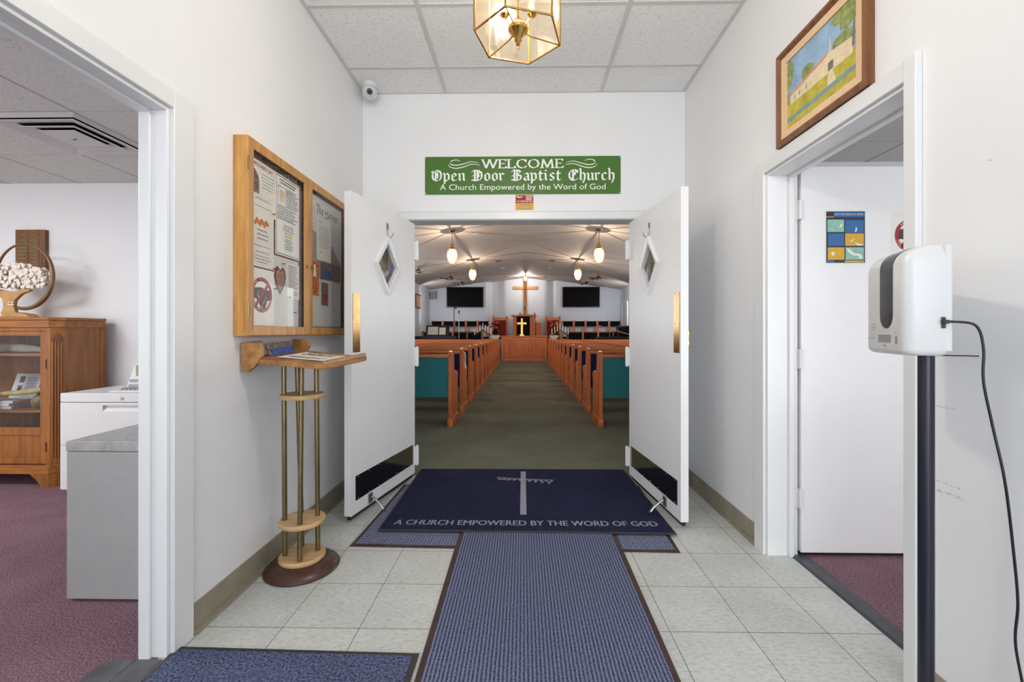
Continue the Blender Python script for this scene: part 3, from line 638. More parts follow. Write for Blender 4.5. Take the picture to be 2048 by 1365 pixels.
# ------------------------------------------------------------------ welcome sign
sg = thing('welcome_sign', 'long green sign welcoming visitors to the church above the double doors', 'sign', (-0.004, 3.44, 2.24))
p = MB(); p.box(-0.772, 0.764, 3.434, 3.439, 2.241, 2.538); p.build('sign_panel', 'green_sign', sg, bevel=0.001)
SY = 3.4328
def minim(x): return [(x - .1, .95), (x, .84), (x, .16), (x + .1, .05)]
BL = {
 'n': (.42, [minim(0), [(0, .76), (.3, 1.0), (.42, .86)], [(.42, .86), (.42, .16), (.52, .05)]]),
 'u': (.42, [minim(0), [(0, .16), (.14, .02), (.42, .24)], minim(.42)]),
 'o': (.42, [[(.2, 1.0), (0, .82), (0, .2), (.2, 0)], [(.2, 1.0), (.42, .8), (.42, .2), (.2, 0)]]),
 'e': (.40, [[(.2, 1.0), (0, .82), (0, .2), (.2, 0), (.42, .16)], [(.2, 1.0), (.4, .8), (.34, .64)], [(.36, .66), (.02, .44)]]),
 'p': (.42, [[(-.12, 1.02), (0, .86), (0, -.34), (-.06, -.42)], [(0, .78), (.22, 1.0), (.42, .8), (.42, .2), (.22, 0), (0, .14)]]),
 'r': (.30, [minim(0), [(0, .76), (.2, .98), (.36, .84)]]),
 'a': (.40, [[(.02, .82), (.2, 1.0), (.38, .84), (.38, .16), (.5, .04)], [(.38, .6), (0, .36), (0, .14), (.16, 0), (.38, .2)]]),
 't': (.28, [[(.1, 1.28), (.06, 1.1), (.06, .17), (.2, .0), (.36, .14)], [(-.08, .93), (.34, .93)]]),
 'i': (.10, [minim(0), [(-.04, 1.34), (.05, 1.26)]]),
 's': (.36, [[(.38, .86), (.2, 1.0), (.02, .82), (.06, .62), (.36, .38), (.34, .16), (.16, 0), (-.02, .14)]]),
 'h': (.42, [[(-.1, 1.56), (0, 1.42), (0, .16), (.08, .05)], [(0, .76), (.24, 1.0), (.42, .82), (.42, .2), (.26, -.32)]]),
 'c': (.36, [[(.38, .84), (.2, 1.0), (0, .82), (0, .2), (.2, 0), (.4, .16)]]),
 'O': (.95, [[(.5, 1.42), (.16, 1.2), (.04, .7), (.14, .2), (.5, 0)], [(.5, 1.42), (.86, 1.22), (.95, .7), (.86, .2), (.5, 0)], [(.38, 1.2), (.38, .25)], [(.62, 1.15), (.52, .9), (.62, .6), (.5, .3)], [(-.02, 1.1), (.06, 1.3)]]),
 'D': (.95, [[(-.05, 1.18), (.12, 1.38), (.62, 1.34), (.92, 1.06), (.95, .5), (.8, .14), (.4, 0), (-.05, .1)], [(.24, 1.3), (.24, .12)], [(.5, 1.28), (.5, .12)], [(.0, .62), (.3, .76)], [(.64, 1.1), (.6, .8), (.66, .5)]]),
 'B': (.9, [[(-.05, 1.18), (.12, 1.38), (.6, 1.38), (.86, 1.14), (.5, .78)], [(.5, .8), (.9, .6), (.86, .16), (.45, 0), (-.05, .1)], [(.24, 1.3), (.24, .12)], [(.5, 1.3), (.5, .12)], [(-.02, .6), (.3, .74)]]),
 'C': (.85, [[(.86, 1.12), (.66, 1.38), (.28, 1.32), (.04, .96), (.06, .4), (.3, .04), (.6, 0), (.9, .2)], [(.42, 1.28), (.42, .12)], [(.62, 1.1), (.62, .7)], [(.86, 1.3), (.86, 1.0)]]),
}
# second line in blackletter
line = MB(); words_ = 'Open Door Baptist Church'; pen = .205
def advance(txt):
    x = 0; out = []
    for ch in txt:
        if ch == ' ': x += .55; continue
        w_, st = BL[ch]; x += .06; out.append((x + .12, st)); x += w_ + .30
    return out, x
out, total = advance(words_)
u = 1.452 / total; zb = 2.348
for x, st in out:
    for q in st:
        line.stroke([(a + x, b) for a, b in q], (-0.73, SY, zb), X_, Z_, (pen * .74, pen * .62), u, 0.0588, 0.045)
line.build('sign_lettering', 'signwhite', sg)
RO = {
 'W': (1.25, [[(0, 1), (.32, 0)], [(.32, 0), (.62, 1)], [(.62, 1), (.92, 0)], [(.92, 0), (1.25, 1)]], [(0, 1), (1.25, 1), (.62, 1)]),
 'E': (.62, [[(.1, 0), (.1, 1)], [(.0, 1), (.6, 1), (.62, .86)], [(.1, .52), (.5, .52)], [(0, 0), (.62, 0), (.66, .16)]], []),
 'L': (.62, [[(.1, 0), (.1, 1)], [(0, 1), (.24, 1)], [(0, 0), (.62, 0), (.66, .2)]], []),
 'C': (.85, [[(.8, .82), (.68, .96), (.45, 1), (.18, .88), (.04, .5), (.18, .12), (.45, 0), (.7, .05), (.84, .2)], [(.8, .98), (.8, .74)]], []),
 'O': (.95, [[(.48, 1), (.18, .88), (.04, .5), (.18, .12), (.48, 0), (.78, .12), (.92, .5), (.78, .88), (.48, 1)]], []),
 'M': (1.1, [[(.08, 0), (.2, 1)], [(.2, 1), (.55, .04)], [(.55, .04), (.92, 1)], [(.92, 1), (1.02, 0)], [(-.02, 0), (.2, 0)], [(.9, 0), (1.14, 0)]], []),
}
line = MB(); x = 0
tot = sum(RO[c][0] + .16 for c in 'WELCOME') - .16; u = 0.628 / tot
for ch in 'WELCOME':
    w_, st, sf = RO[ch]
    for q in st: line.stroke([(a + x, b) for a, b in q], (-0.318, SY, 2.447), X_, Z_, (.15, .035), u, 0.066, 0.06)
    for (a, b) in sf: line.stroke([(a + x - .12, b), (a + x + .12, b)], (-0.318, SY, 2.447), X_, Z_, (.04, .02), u, 0.066, 0.05)
    x += w_ + .16
line.build('sign_lettering', 'signwhite', sg)
line = MB(); line.text('A Church Empowered by the Word of God', (-0.004, SY, 2.262), X_, Z_, 1.30, 0.058)
line.build('sign_lettering', 'signwhite', sg)
for m_ in (-1, 1):
    line = MB()
    a = [(-.345, 2.488), (-.40, 2.498), (-.46, 2.482), (-.52, 2.470), (-.565, 2.480), (-.560, 2.504), (-.520, 2.512), (-.49, 2.502)]
    b_ = [(-.335, 2.470), (-.40, 2.478), (-.46, 2.458), (-.52, 2.446), (-.565, 2.455), (-.585, 2.475)]
    for path in (a, b_):
        sp = smoothpath([(x * -m_, 0, z) for x, z in path], 5); n_ = len(sp)
        for i_ in range(n_ - 1):
            k_ = .35 + .65 * math.sin(math.pi * (i_ + .5) / n_); line.stroke([(sp[i_].x, sp[i_].z), (sp[i_ + 1].x, sp[i_ + 1].z)], (-0.004, SY, 0), X_, Z_, (0.002 * k_, 0.007 * k_), 1, 1, 0.0015)
    line.build('sign_flourish', 'signwhite', sg)
for x in (-.764, .756):
    for z in (2.25, 2.53): MB().cyl((x, 3.4345, z), (x, 3.4325, z), 0.006, n=10).build('screw', 'chrome', sg)

# ------------------------------------------------------------------ small warning sticker under the sign
st = thing('warning_sticker', 'small gold and red sticker on the wall just below the green sign', 'sticker', (0.012, 3.44, 2.115))
p = MB(); p.box(-0.059, 0.083, 3.4375, 3.4395, 2.111, 2.237); p.build('sticker_sheet', 'inkgold', st)
p = MB(); p.box(-0.056, 0.080, 3.4365, 3.4378, 2.172, 2.232); p.build('red_panel', 'inkred', st)
p = MB(); Yk = 3.4361
for z, w_ in ((2.222, .056), (2.208, .05), (2.196, .046)): p.box(.022 - 0, .022 + w_, Yk, Yk + .0005, z, z + .006)
p.text('WARNING', (0.012, Yk, 2.178), X_, Z_, .124, .014)
p.stroke([(-.05, 2.226), (-.03, 2.216), (-.008, 2.22)], (0, Yk, 0), X_, Z_, (.002, .008), 1, 1, .002)
p.build('sticker_print', 'paper', st)
p = MB()
for z, w_ in ((2.158, .1), (2.148, .09), (2.126, .11)): p.box(.012 - w_ / 2, .012 + w_ / 2, 3.437, 3.4376, z, z + .004)
p.build('sticker_print', 'inksoft', st)

# ------------------------------------------------------------------ hexagonal lantern
LC = (-0.0165, 1.487); LR = 0.150; LP = math.radians(-104.5); LZ = 2.16; LT = 2.50
ln = thing('hanging_lantern', 'hexagonal brass and clear glass lantern hanging from the foyer ceiling', 'ceiling light', (LC[0], LC[1], HC))
hx = [(LC[0] + LR * math.cos(LP + i * math.pi / 3), LC[1] + LR * math.sin(LP + i * math.pi / 3)) for i in range(6)]
def hexring(z, k=1.0): return [(LC[0] + (x - LC[0]) * k, LC[1] + (y - LC[1]) * k, z) for x, y in hx]
fr = MB()
fr.tube(hexring(LZ), 0.0036, 8, True); fr.tube(hexring(LT), 0.005, 8, True)
for x, y in hx: fr.tube([(x, y, LZ), (x, y, LT)], 0.004, 8)
for a, b in zip(hexring(LT), hexring(LT + .10, .22)): fr.tube([a, b], 0.004, 6)
for i in (0, 2, 4): fr.tube([(hx[i][0], hx[i][1], LZ), (LC[0] + (hx[i][0] - LC[0]) * .3, LC[1] + (hx[i][1] - LC[1]) * .3, LZ + .012), (LC[0], LC[1], LZ + .03)], 0.0026, 6)
fr.build('lantern_frame', 'brass', ln, smooth=40)
for i in range(6):
    a, b = hx[i], hx[(i + 1) % 6]; p = MB()
    p.hexa([(a[0], a[1], LZ), (b[0], b[1], LZ), (b[0] * .995 + LC[0] * .005, b[1] * .995 + LC[1] * .005, LZ), (a[0] * .995 + LC[0] * .005, a[1] * .995 + LC[1] * .005, LZ)],
           [(a[0], a[1], LT), (b[0], b[1], LT), (b[0] * .995 + LC[0] * .005, b[1] * .995 + LC[1] * .005, LT), (a[0] * .995 + LC[0] * .005, a[1] * .995 + LC[1] * .005, LT)])
    p.build('glass_pane', 'lantern', ln)
for a, b, c_, d_ in [(hexring(LT)[i], hexring(LT)[(i + 1) % 6], hexring(LT + .10, .22)[(i + 1) % 6], hexring(LT + .10, .22)[i]) for i in range(6)]:
    p = MB(); p.poly([a, b, c_, d_]); p.build('roof_pane', 'lantern', ln)
p = MB()
p.lathe([(0.001, -.062), (0.004, -.056), (0.003, -.05), (0.008, -.044), (0.005, -.04), (0.013, -.030), (0.010, -.024), (0.018, -.014), (0.034, 0.002), (0.036, 0.012), (0.030, 0.02), (0.010, 0.026)], (LC[0], LC[1], LZ + 0.02), 20)
p.build('finial', 'brass', ln, smooth=30)
p = MB(); p.cyl((LC[0], LC[1], LZ + .04), (LC[0], LC[1], LT + .14), 0.006)
for k in range(3):
    a = math.radians(30 + 120 * k); q = (LC[0] + .055 * math.cos(a), LC[1] + .055 * math.sin(a))
    p.tube([(LC[0], LC[1], LZ + .07), (LC[0] + .03 * math.cos(a), LC[1] + .03 * math.sin(a), LZ + .055), (q[0], q[1], LZ + .09)], 0.004, 6)
    p.lathe([(0.006, 0), (0.016, 0.008), (0.016, 0.012)], (q[0], q[1], LZ + .088), 12)
p.build('candle_arms', 'brass', ln, smooth=30)
for k in range(3):
    a = math.radians(30 + 120 * k); q = (LC[0] + .055 * math.cos(a), LC[1] + .055 * math.sin(a))
    c_ = MB(); c_.cyl((q[0], q[1], LZ + .1), (q[0], q[1], LZ + .19), 0.009, n=12); sl = c_.build('candle_sleeve', 'candle', ln, smooth=40)
    c_ = MB(); c_.lathe([(0.004, 0), (0.013, .015), (0.015, .03), (0.010, .05), (0.003, .068)], (q[0], q[1], LZ + .19), 12); c_.build('bulb', 'bulb', sl, smooth=60)
p = MB(); p.lathe([(.033, 0), (.03, .02), (.012, .04), (.006, .06)], (LC[0], LC[1], LT + .10), 14)
for k in range(10):
    z = LT + .155 + k * .036
    if k % 2: p.tube([(LC[0] + .009 * math.cos(t), LC[1], z + .024 * math.sin(t) + .012) for t in [i * math.pi / 4 for i in range(8)]], .0022, 5, True)
    else: p.tube([(LC[0], LC[1] + .009 * math.cos(t), z + .024 * math.sin(t) + .012) for t in [i * math.pi / 4 for i in range(8)]], .0022, 5, True)
p.build('chain', 'brass', ln, smooth=40)
p = MB(); p.lathe([(.008, -.03), (.05, -.012), (.062, 0)], (LC[0], LC[1], HC - .001), 20); p.build('ceiling_canopy', 'brass', ln, smooth=40)
def lamp(name, loc, power, color, rad, parent):
    d = bpy.data.lights.new(name, 'POINT'); d.energy = power; d.color = color; d.shadow_soft_size = rad
    o = bpy.data.objects.new(name, d); COL.objects.link(o); o.parent = parent
    L = parent.location; o.location = (loc[0] - L[0], loc[1] - L[1], loc[2] - L[2]); return o
lamp('lantern_light', (LC[0], LC[1], LZ + .24), 54, (1.0, 0.97, 0.94), 0.05, ln)

# ------------------------------------------------------------------ camera dome
cd = thing('security_camera', 'white turret security camera on the ceiling in the corner above the door', 'camera', (-1.165, 3.31, HC))
p = MB(); p.lathe([(.052, -.03), (.058, -.022), (.058, 0)], (-1.165, 3.31, HC), 24); p.build('mount_ring', 'white', cd, smooth=40)
p = MB(); p.ball((-1.165, 3.305, HC - .064), .056, 24, 14); p.build('camera_ball', 'white', cd, smooth=60)
dr = (V((0.02, 0.0, 1.55)) - V((-1.165, 3.305, HC - .064))).normalized(); c0 = V((-1.165, 3.305, HC - .064))
p = MB(); p.cyl(c0 + dr * .048, c0 + dr * .0575, .032, .030, 20); p.build('lens_bezel', 'steelrod', cd, smooth=40)
p = MB(); p.cyl(c0 + dr * .056, c0 + dr * .0585, .026, .025, 20); p.ball(c0 + dr * .053, .013, 12, 8); p.build('lens', 'blackgloss', cd, smooth=40)

# ------------------------------------------------------------------ framed painting on the right wall
PY0, PY1, PZ0, PZ1 = 2.157, 1.592, 2.050, 2.497
pt = thing('framed_painting', 'framed painting of a long stone church with a white steeple, above the side doorway', 'painting', (R0, 1.875, PZ0))
def frame_yz(mb, y0, y1, z0, z1, wd, x0, xo, xi):
    # four mitred bars on the right wall; outer lip at x = xo, inner lip at x = xi
    o = [(y0, z0), (y1, z0), (y1, z1), (y0, z1)]; sy = 1 if y1 > y0 else -1
    i = [(y0 + wd * sy, z0 + wd), (y1 - wd * sy, z0 + wd), (y1 - wd * sy, z1 - wd), (y0 + wd * sy, z1 - wd)]
    for k in range(4):
        a, b, c_, d_ = o[k], o[(k + 1) % 4], i[(k + 1) % 4], i[k]
        mb.hexa([(x0, *a), (x0, *b), (x0, *c_), (x0, *d_)], [(xo, *a), (xo, *b), (xi, *c_), (xi, *d_)])
p = MB(); frame_yz(p, PY0, PY1, PZ0, PZ1, .016, R0 - .001, R0 - .030, R0 - .034); frame_yz(p, PY0 - .015, PY1 + .015, PZ0 + .015, PZ1 - .015, .016, R0 - .001, R0 - .034, R0 - .024)
p.build('picture_frame', 'walnutz', pt)
p = MB(); frame_yz(p, PY0 - .031, PY1 + .031, PZ0 + .031, PZ1 - .031, .033, R0 - .002, R0 - .022, R0 - .020); p.build('linen_mat', 'linen', pt)
CY0, CY1, CZ0, CZ1 = PY0 - .064, PY1 + .064, PZ0 + .064, PZ1 - .064
p = MB(); LY = [0]
def paint(m, pts):
    p.m = m; LY[0] += 1; x = R0 - .012 - .00003 * LY[0]
    p.poly([(x, CY0 + (CY1 - CY0) * s_, CZ0 + (CZ1 - CZ0) * t_) for s_, t_ in pts])
paint(0, [(0, 0), (1, 0), (1, 1), (0, 1)])
paint(1, [(0, 0), (1, 0), (1, .40), (.6, .36), (0, .36)])
def blob(cx, cy, rx, ry, n=30, sd=0):
    rr = random.Random(sd); ph = [rr.uniform(0, 6.28) for _ in range(3)]
    def q(a): return .92 + .08 * math.sin(3 * a + ph[0]) + .06 * math.sin(7 * a + ph[1]) + .04 * math.sin(11 * a + ph[2])
    return [(min(1, max(0, cx + rx * math.cos(a) * q(a))), min(1, max(0, cy + ry * math.sin(a) * q(a)))) for a in [2 * math.pi * i / n for i in range(n)]]
paint(4, blob(.33, .60, .10, .13, sd=1)); paint(4, blob(.02, .80, .10, .22, sd=2)); paint(4, blob(.03, .44, .05, .10, sd=5)); paint(4, blob(.82, .58, .16, .13, sd=3))
paint(3, [(.04, .50), (.62, .62), (.64, .56), (.05, .42)]); paint(2, [(.05, .34), (.05, .46), (.64, .58), (.64, .34)])
paint(2, [(.62, .34), (.62, .60), (.94, .54), (.94, .34)]); paint(2, [(.645, .58), (.655, .84), (.67, .58)]); paint(5, [(.63, .36), (.63, .47), (.70, .47), (.70, .36)])
for s_ in (.12, .20, .31): paint(5, [(s_, .38), (s_, .44), (s_ + .012, .44), (s_ + .012, .38)])
paint(2, [(.62, .17), (.64, .36), (.69, .36), (.74, .17)]); paint(6, [(0, .10), (1, .13), (1, .19), (0, .16)])
paint(4, blob(.90, .86, .14, .18, sd=4)); paint(4, blob(.78, .93, .10, .1, sd=6)); paint(5, [(.93, .42), (.95, .74), (.965, .74), (.96, .42)])
p.build('canvas', ['sky', 'lawn', 'stone', 'roof', 'leafpaint', 'doorgray', 'road'], pt)

# ------------------------------------------------------------------ glazed notice board on the left wall
BX = -1.195; BY0, BY1, BZ0, BZ1 = 1.888, 3.0, 1.140, 2.022; BM = 2.432
nb = thing('notice_board', 'wall-mounted oak notice board with two glazed doors behind the tray stand', 'notice board', (L0, 2.44, BZ0))
p = MB(); t_ = .02
p.box(L0 + .0015, BX - .006, BY0, BY0 + t_, BZ0, BZ1).box(L0 + .0015, BX - .006, BY1 - t_, BY1, BZ0, BZ1).box(L0 + .0015, BX - .006, BY0 + t_, BY1 - t_, BZ0, BZ0 + t_).box(L0 + .0015, BX - .006, BY0 + t_, BY1 - t_, BZ1 - t_, BZ1)
p.build('case', 'oak', nb, bevel=.003)
p = MB(); p.box(L0 + .002, -1.229, BY0 + t_, BY1 - t_, BZ0 + t_, BZ1 - t_); p.build('patterned_lining', 'brickprint', nb)
for y0, y1 in ((BY0 + .001, BM - .002), (BM + .002, BY1 - .001)):
    f = MB(); wd = .042
    o = [(y0, BZ0 + .004), (y1, BZ0 + .004), (y1, BZ1 - .004), (y0, BZ1 - .004)]; i_ = [(y0 + wd, BZ0 + .046), (y1 - wd, BZ0 + .046), (y1 - wd, BZ1 - .046), (y0 + wd, BZ1 - .046)]
    for k in range(4):
        a, b, c_, d_ = o[k], o[(k + 1) % 4], i_[(k + 1) % 4], i_[k]
        f.hexa([(BX - .012, *a), (BX - .012, *b), (BX - .012, *c_), (BX - .012, *d_)], [(BX, *a), (BX, *b), (BX - .004, *c_), (BX - .004, *d_)])
    dr_ = f.build('glazed_door', 'oak', nb, bevel=.0015)
    g = MB(); g.box(BX - .010, BX - .008, y0 + wd - .004, y1 - wd + .004, BZ0 + .042, BZ1 - .042); g.build('glass_pane', 'glass', dr_)
    k = MB(); ky = y1 - .022 if y0 < 2 else y0 + .022; k.box(BX - .001, BX + .001, ky - .006, ky + .006, 1.512, 1.530); k.build('lock_plate', 'brassold', dr_)
    for z in (1.26, 1.90):
        h = MB(); yy = y0 + .001 if y0 < 2 else y1 - .001; h.cyl((BX - .002, yy, z - .03), (BX - .002, yy, z + .03), .004, n=8); h.build('hinge', 'brassold', dr_)

def sheet(name, label, cat, y0, y1, z0, z1, m='paper', lift=0.0, group='papers in the notice board', tilt=0.0):
    # a paper pinned inside the board: u runs along +y (left to right for the viewer)
    x = -1.2285 + lift
    r = thing(name, label, cat, (x, (y0 + y1) / 2, z0), 0, group)
    q = MB(); q.hexa([(x, y0, z0), (x, y1, z0 + tilt), (x, y1, z1 + tilt), (x, y0, z1)], [(x + .0008, y0, z0), (x + .0014, y1, z0 + tilt), (x + .0010, y1, z1 + tilt), (x + .0008, y0, z1)]); q.build('sheet', m, r)
    return r, x + .0019, y0, y1, z0, z1
def lines(mb, x, y0, y1, zs, h=.004, seed=1, center=False, fill=(.75, 1.0)):
    rr = random.Random(seed)
    for z in zs:
        w_ = (y1 - y0) * rr.uniform(*fill); a = y0 if not center else (y0 + y1 - w_) / 2; y = a
        while y < a + w_ - .004:
            l = min(rr.uniform(.008, .026), a + w_ - y); mb.poly([(x, y, z), (x, y + l, z), (x, y + l, z + h), (x, y, z + h)]); y += l + .004
def rng(a, b, n): return [a + (b - a) * i / (n - 1) for i in range(n)]

r, x, y0, y1, z0, z1 = sheet('flyer', 'flyer with an arch photo and red heading, uppermost sheet of the left glazed door', 'flyer', 1.957, 2.166, 1.80, 1.955, 'paper2', .0008)
q = MB(); q.text("MOTHER'S DAY", (x, 2.05, 1.925), Y_, Z_, .15, .018); q.build('heading', 'inkred', r)
q = MB(); q.prism([(0, 0), (.058, 0), (.058, .05), (.048, .085), (.025, .105), (0, .112)], (x, 1.957, 1.802), Y_, Z_, (.0004, 0, 0)); q.build('photo', 'photo', r)
q = MB(); lines(q, x, 2.03, 2.14, rng(1.84, 1.90, 5), .0035, 3, True); q.build('print', 'inksoft', r)
r, x, y0, y1, z0, z1 = sheet('letter', 'half-covered plain letter between the arch flyer and the autumn-leaf invitation', 'letter', 1.955, 2.15, 1.715, 1.805, 'paper2', .0002)
q = MB(); lines(q, x, 1.97, 2.13, [1.785, 1.778, 1.745], .003, 4, True, (.5, .9)); q.build('print', 'inksoft', r)
r, x, y0, y1, z0, z1 = sheet('invitation', 'cream invitation headed with orange leaves, pinned above the round no-handshake sign', 'invitation', 1.952, 2.134, 1.462, 1.732, 'paper2', .0010)
q = MB()
for i in range(9):
    a = 1.985 + .012 * i; q.prism([(0, -.012), (.012, 0), (0, .012), (-.012, 0)], (x, a, 1.672 + .008 * ((i * 5) % 3 - 1)), Y_, Z_, (.0003 + .00005 * i, 0, 0))
q.build('leaf_drawing', 'inkorange', r)
q = MB(); lines(q, x, 1.985, 2.10, [1.632, 1.612, 1.592], .006, 5, True, (.6, .8)); lines(q, x, 1.965, 2.12, [1.56, 1.532, 1.512, 1.498, 1.484], .0032, 6, True, (.5, .95)); q.build('print', 'inksoft', r)
r, x, y0, y1, z0, z1 = sheet('notice_sheet', 'tall bordered notice with dense black text and a yellow highlighted line', 'notice', 2.149, 2.382, 1.548, 1.955, 'paper', .0014)
q = MB()
for a, b in (((2.156, 1.555), (2.376, 1.5575)), ((2.156, 1.945), (2.376, 1.9485)), ((2.156, 1.555), (2.1585, 1.945)), ((2.3735, 1.555), (2.376, 1.945))): q.poly([(x, a[0], a[1]), (x, b[0], a[1]), (x, b[0], b[1]), (x, a[0], b[1])])
for a, b in (((2.170, 1.80), (2.240, 1.802)), ((2.170, 1.895), (2.240, 1.897)), ((2.170, 1.80), (2.172, 1.897)), ((2.238, 1.80), (2.24, 1.897))): q.poly([(x, a[0], a[1]), (x, b[0], a[1]), (x, b[0], b[1]), (x, a[0], b[1])])
lines(q, x, 2.17, 2.36, [1.928, 1.914], .006, 7, True); lines(q, x, 2.248, 2.366, rng(1.805, 1.895, 11), .004, 8); lines(q, x, 2.165, 2.366, rng(1.732, 1.792, 7), .004, 9); lines(q, x, 2.20, 2.34, [1.706, 1.694, 1.682, 1.668], .0035, 10, True, (.3, .8)); lines(q, x, 2.20, 2.34, rng(1.585, 1.635, 6), .0035, 11, True, (.3, .7))
q.build('print', 'ink', r)
q = MB(); q.poly([(x, 2.235, 1.648), (x, 2.30, 1.648), (x, 2.30, 1.659), (x, 2.235, 1.659)]); q.build('highlight', 'inkyellow', r)
q = MB(); q.prism(blob(.5, .5, .4, .45, 14, 3), (x, 2.175, 1.81), (0, .06, 0), (0, 0, .08), (.0004, 0, 0)); q.build('drawing', 'linen', r)
def no_handshake(r, o, u, v, w, R, mb_lift=.0006):
    # prohibition sign: ring, clasped hands, diagonal bar
    O, U, Vv, Wv = V(o), V(u), V(v), V(w)
    def put(pts, k): return [O + U * a * R + Vv * b * R + Wv * (mb_lift * k) for a, b in pts]
    q = MB()
    hand = [(-.82, .36), (-.40, .40), (-.05, .44), (.25, .34), (.80, .30), (.80, -.28), (.52, -.30), (.36, -.62), (.22, -.84), (.08, -.90), (-.10, -.84), (-.16, -.62), (-.40, -.36), (-.55, -.20), (-.82, -.24)]
    c0 = put([(0, -.15)], 1)[0]; hp = put(hand, 1)
    for i in range(len(hp)): q.poly([c0, hp[i], hp[(i + 1) % len(hp)]])
    q.build('hands_drawing', 'inkbrown', r)
    q = MB()
    for pts in ([(-.3, .2), (-.42, .02), (-.3, -.16), (-.12, -.1)], [(.1, -.5), (.3, -.3), (.42, -.05)], [(-.02, -.6), (.06, -.8)]):
        q.stroke(pts, O + Wv * mb_lift * 2, U, Vv, (.02, .03), R, R, .02)
    q.build('hands_outline', 'paper', r)
    q = MB(); n = 40
    for i in range(n):
        a, b = 2 * math.pi * i / n, 2 * math.pi * (i + 1) / n
        q.poly(put([(.80 * math.cos(a), .80 * math.sin(a)), (math.cos(a), math.sin(a)), (math.cos(b), math.sin(b)), (.80 * math.cos(b), .80 * math.sin(b))], 3))
    q.poly(put([(-.66, -.56), (-.52, -.68), (.66, .56), (.52, .68)], 3)); q.build('red_ring', 'inkred', r)
    q = MB()
    def arc(t, a0, a1, flip):
        for i, ch in enumerate(t):
            if ch == ' ': continue
            a = math.radians(a0 + (a1 - a0) * (i + .5) / len(t)); rad = .84 if not flip else .96
            uu = (U * math.cos(a - math.pi / 2) + Vv * math.sin(a - math.pi / 2)); vv = (U * math.cos(a) + Vv * math.sin(a))
            if flip: uu, vv = -uu, -vv
            q.text(ch, O + (U * math.cos(a) + Vv * math.sin(a)) * rad * R + Wv * mb_lift * 4.5, uu, vv, None, .12 * R)
    arc('NO OFFENSE', 138, 42, False); arc("IT'S JUST FLU SEASON", 196, 344, True); q.build('ring_lettering', 'paper', r)
r, x, y0, y1, z0, z1 = sheet('handshake_sign', 'white sheet with a red no-handshake ring low in the left glazed door', 'sign', 1.942, 2.136, 1.188, 1.456, 'paper', .0006)
no_handshake(r, (x, 2.036, 1.333), Y_, Z_, X_, .082, .0002)
r, x, y0, y1, z0, z1 = sheet('backing_sheet', 'blank white sheet behind the heart card, along the bottom of the left glazed door', 'sheet', 2.136, 2.372, 1.185, 1.54, 'paper3', .0)
hc = thing('heart_card', 'brown ornate heart-shaped card pinned beside the round no-handshake sign', 'card', (-1.2275, 2.19, 1.345), 0, 'papers in the notice board')
def heart(w, h): return [(0, 0), (w * .30, h * .26), (w * .5, h * .62), (w * .44, h * .88), (w * .26, h), (w * .06, h * .90), (0, h * .80), (-w * .06, h * .92), (-w * .26, h), (-w * .44, h * .88), (-w * .5, h * .62), (-w * .30, h * .26)]
q = MB(); q.prism(heart(.104, .142), (-1.2272, 2.19, 1.347), Y_, Z_, (.0012, 0, 0)); q.build('card_edge', 'inkbrown', hc)
q = MB(); q.prism([(a, b + .016) for a, b in heart(.080, .110)], (-1.2258, 2.19, 1.347), Y_, Z_, (.0006, 0, 0)); q.build('card_face', 'inkorange', hc)
q = MB(); q.prism([(a, b + .03) for a, b in heart(.060, .082)], (-1.2250, 2.193, 1.347), Y_, Z_, (.0005, 0, 0)); q.build('card_picture', 'photo', hc)
r, x, y0, y1, z0, z1 = sheet('letter', 'letter of small red-brown lines beneath the tall bordered notice', 'letter', 2.258, 2.378, 1.335, 1.520, 'paper', .0016)
q = MB(); lines(q, x, 2.268, 2.368, rng(1.392, 1.505, 13), .003, 12); lines(q, x, 2.315, 2.365, [1.366, 1.355], .0035, 13, True); q.build('print', 'inkbrown', r)
r, x, y0, y1, z0, z1 = sheet('poster', 'large pale poster titled The Harvest filling the right glazed door', 'poster', 2.525, 2.938, 1.470, 1.968, 'paper3', .0)
q = MB(); q.text('The Harvest', (x, 2.73, 1.872), Y_, Z_, .30, .052); q.build('poster_title', 'inknavy', r)
q = MB(); q.poly([(x, 2.53, 1.48), (x, 2.93, 1.48), (x, 2.93, 1.60), (x, 2.80, 1.70), (x, 2.53, 1.76)]); q.build('poster_print', 'inksoft', r)
r, x, y0, y1, z0, z1 = sheet('letter', 'typed letter on the Harvest poster in the right glazed door', 'letter', 2.581, 2.770, 1.590, 1.850, 'paper2', .0026, tilt=.006)
q = MB(); lines(q, x, 2.60, 2.755, rng(1.675, 1.80, 11), .0036, 14); lines(q, x, 2.60, 2.66, [1.83, 1.82], .004, 15); lines(q, x, 2.61, 2.65, [1.64], .005, 16); q.build('print', 'inksoft', r)
r, x, y0, y1, z0, z1 = sheet('photograph', 'tall snapshot of orange and white robes beside the mullion of the notice board', 'photo', 2.519, 2.606, 1.376, 1.575, 'photoorange', .0034)
q = MB(); q.ball((x, 2.552, 1.545), .012, 10, 6, (.1, 1, 1)); q.prism([(-.02, 0), (.02, 0), (.012, .05), (-.012, .05)], (x, 2.552, 1.485), Y_, Z_, (.0003, 0, 0)); q.build('pictured_figure', 'paper', r)
r, x, y0, y1, z0, z1 = sheet('photograph', 'wide group snapshot with blue clothes under the typed letter', 'photo', 2.632, 2.910, 1.480, 1.585, 'photo', .0034, tilt=.014)
q = MB(); q.prism(blob(.3, .35, .24, .35, 16, 9), (x, 2.64, 1.485), (0, .26, 0), (0, 0, .09), (.0003, 0, 0)); q.build('blue_clothes', 'photoblue', r)
r, x, y0, y1, z0, z1 = sheet('photograph', 'small narrow dark snapshot below the wide group snapshot', 'photo', 2.640, 2.730, 1.322, 1.462, 'photo', .0034)
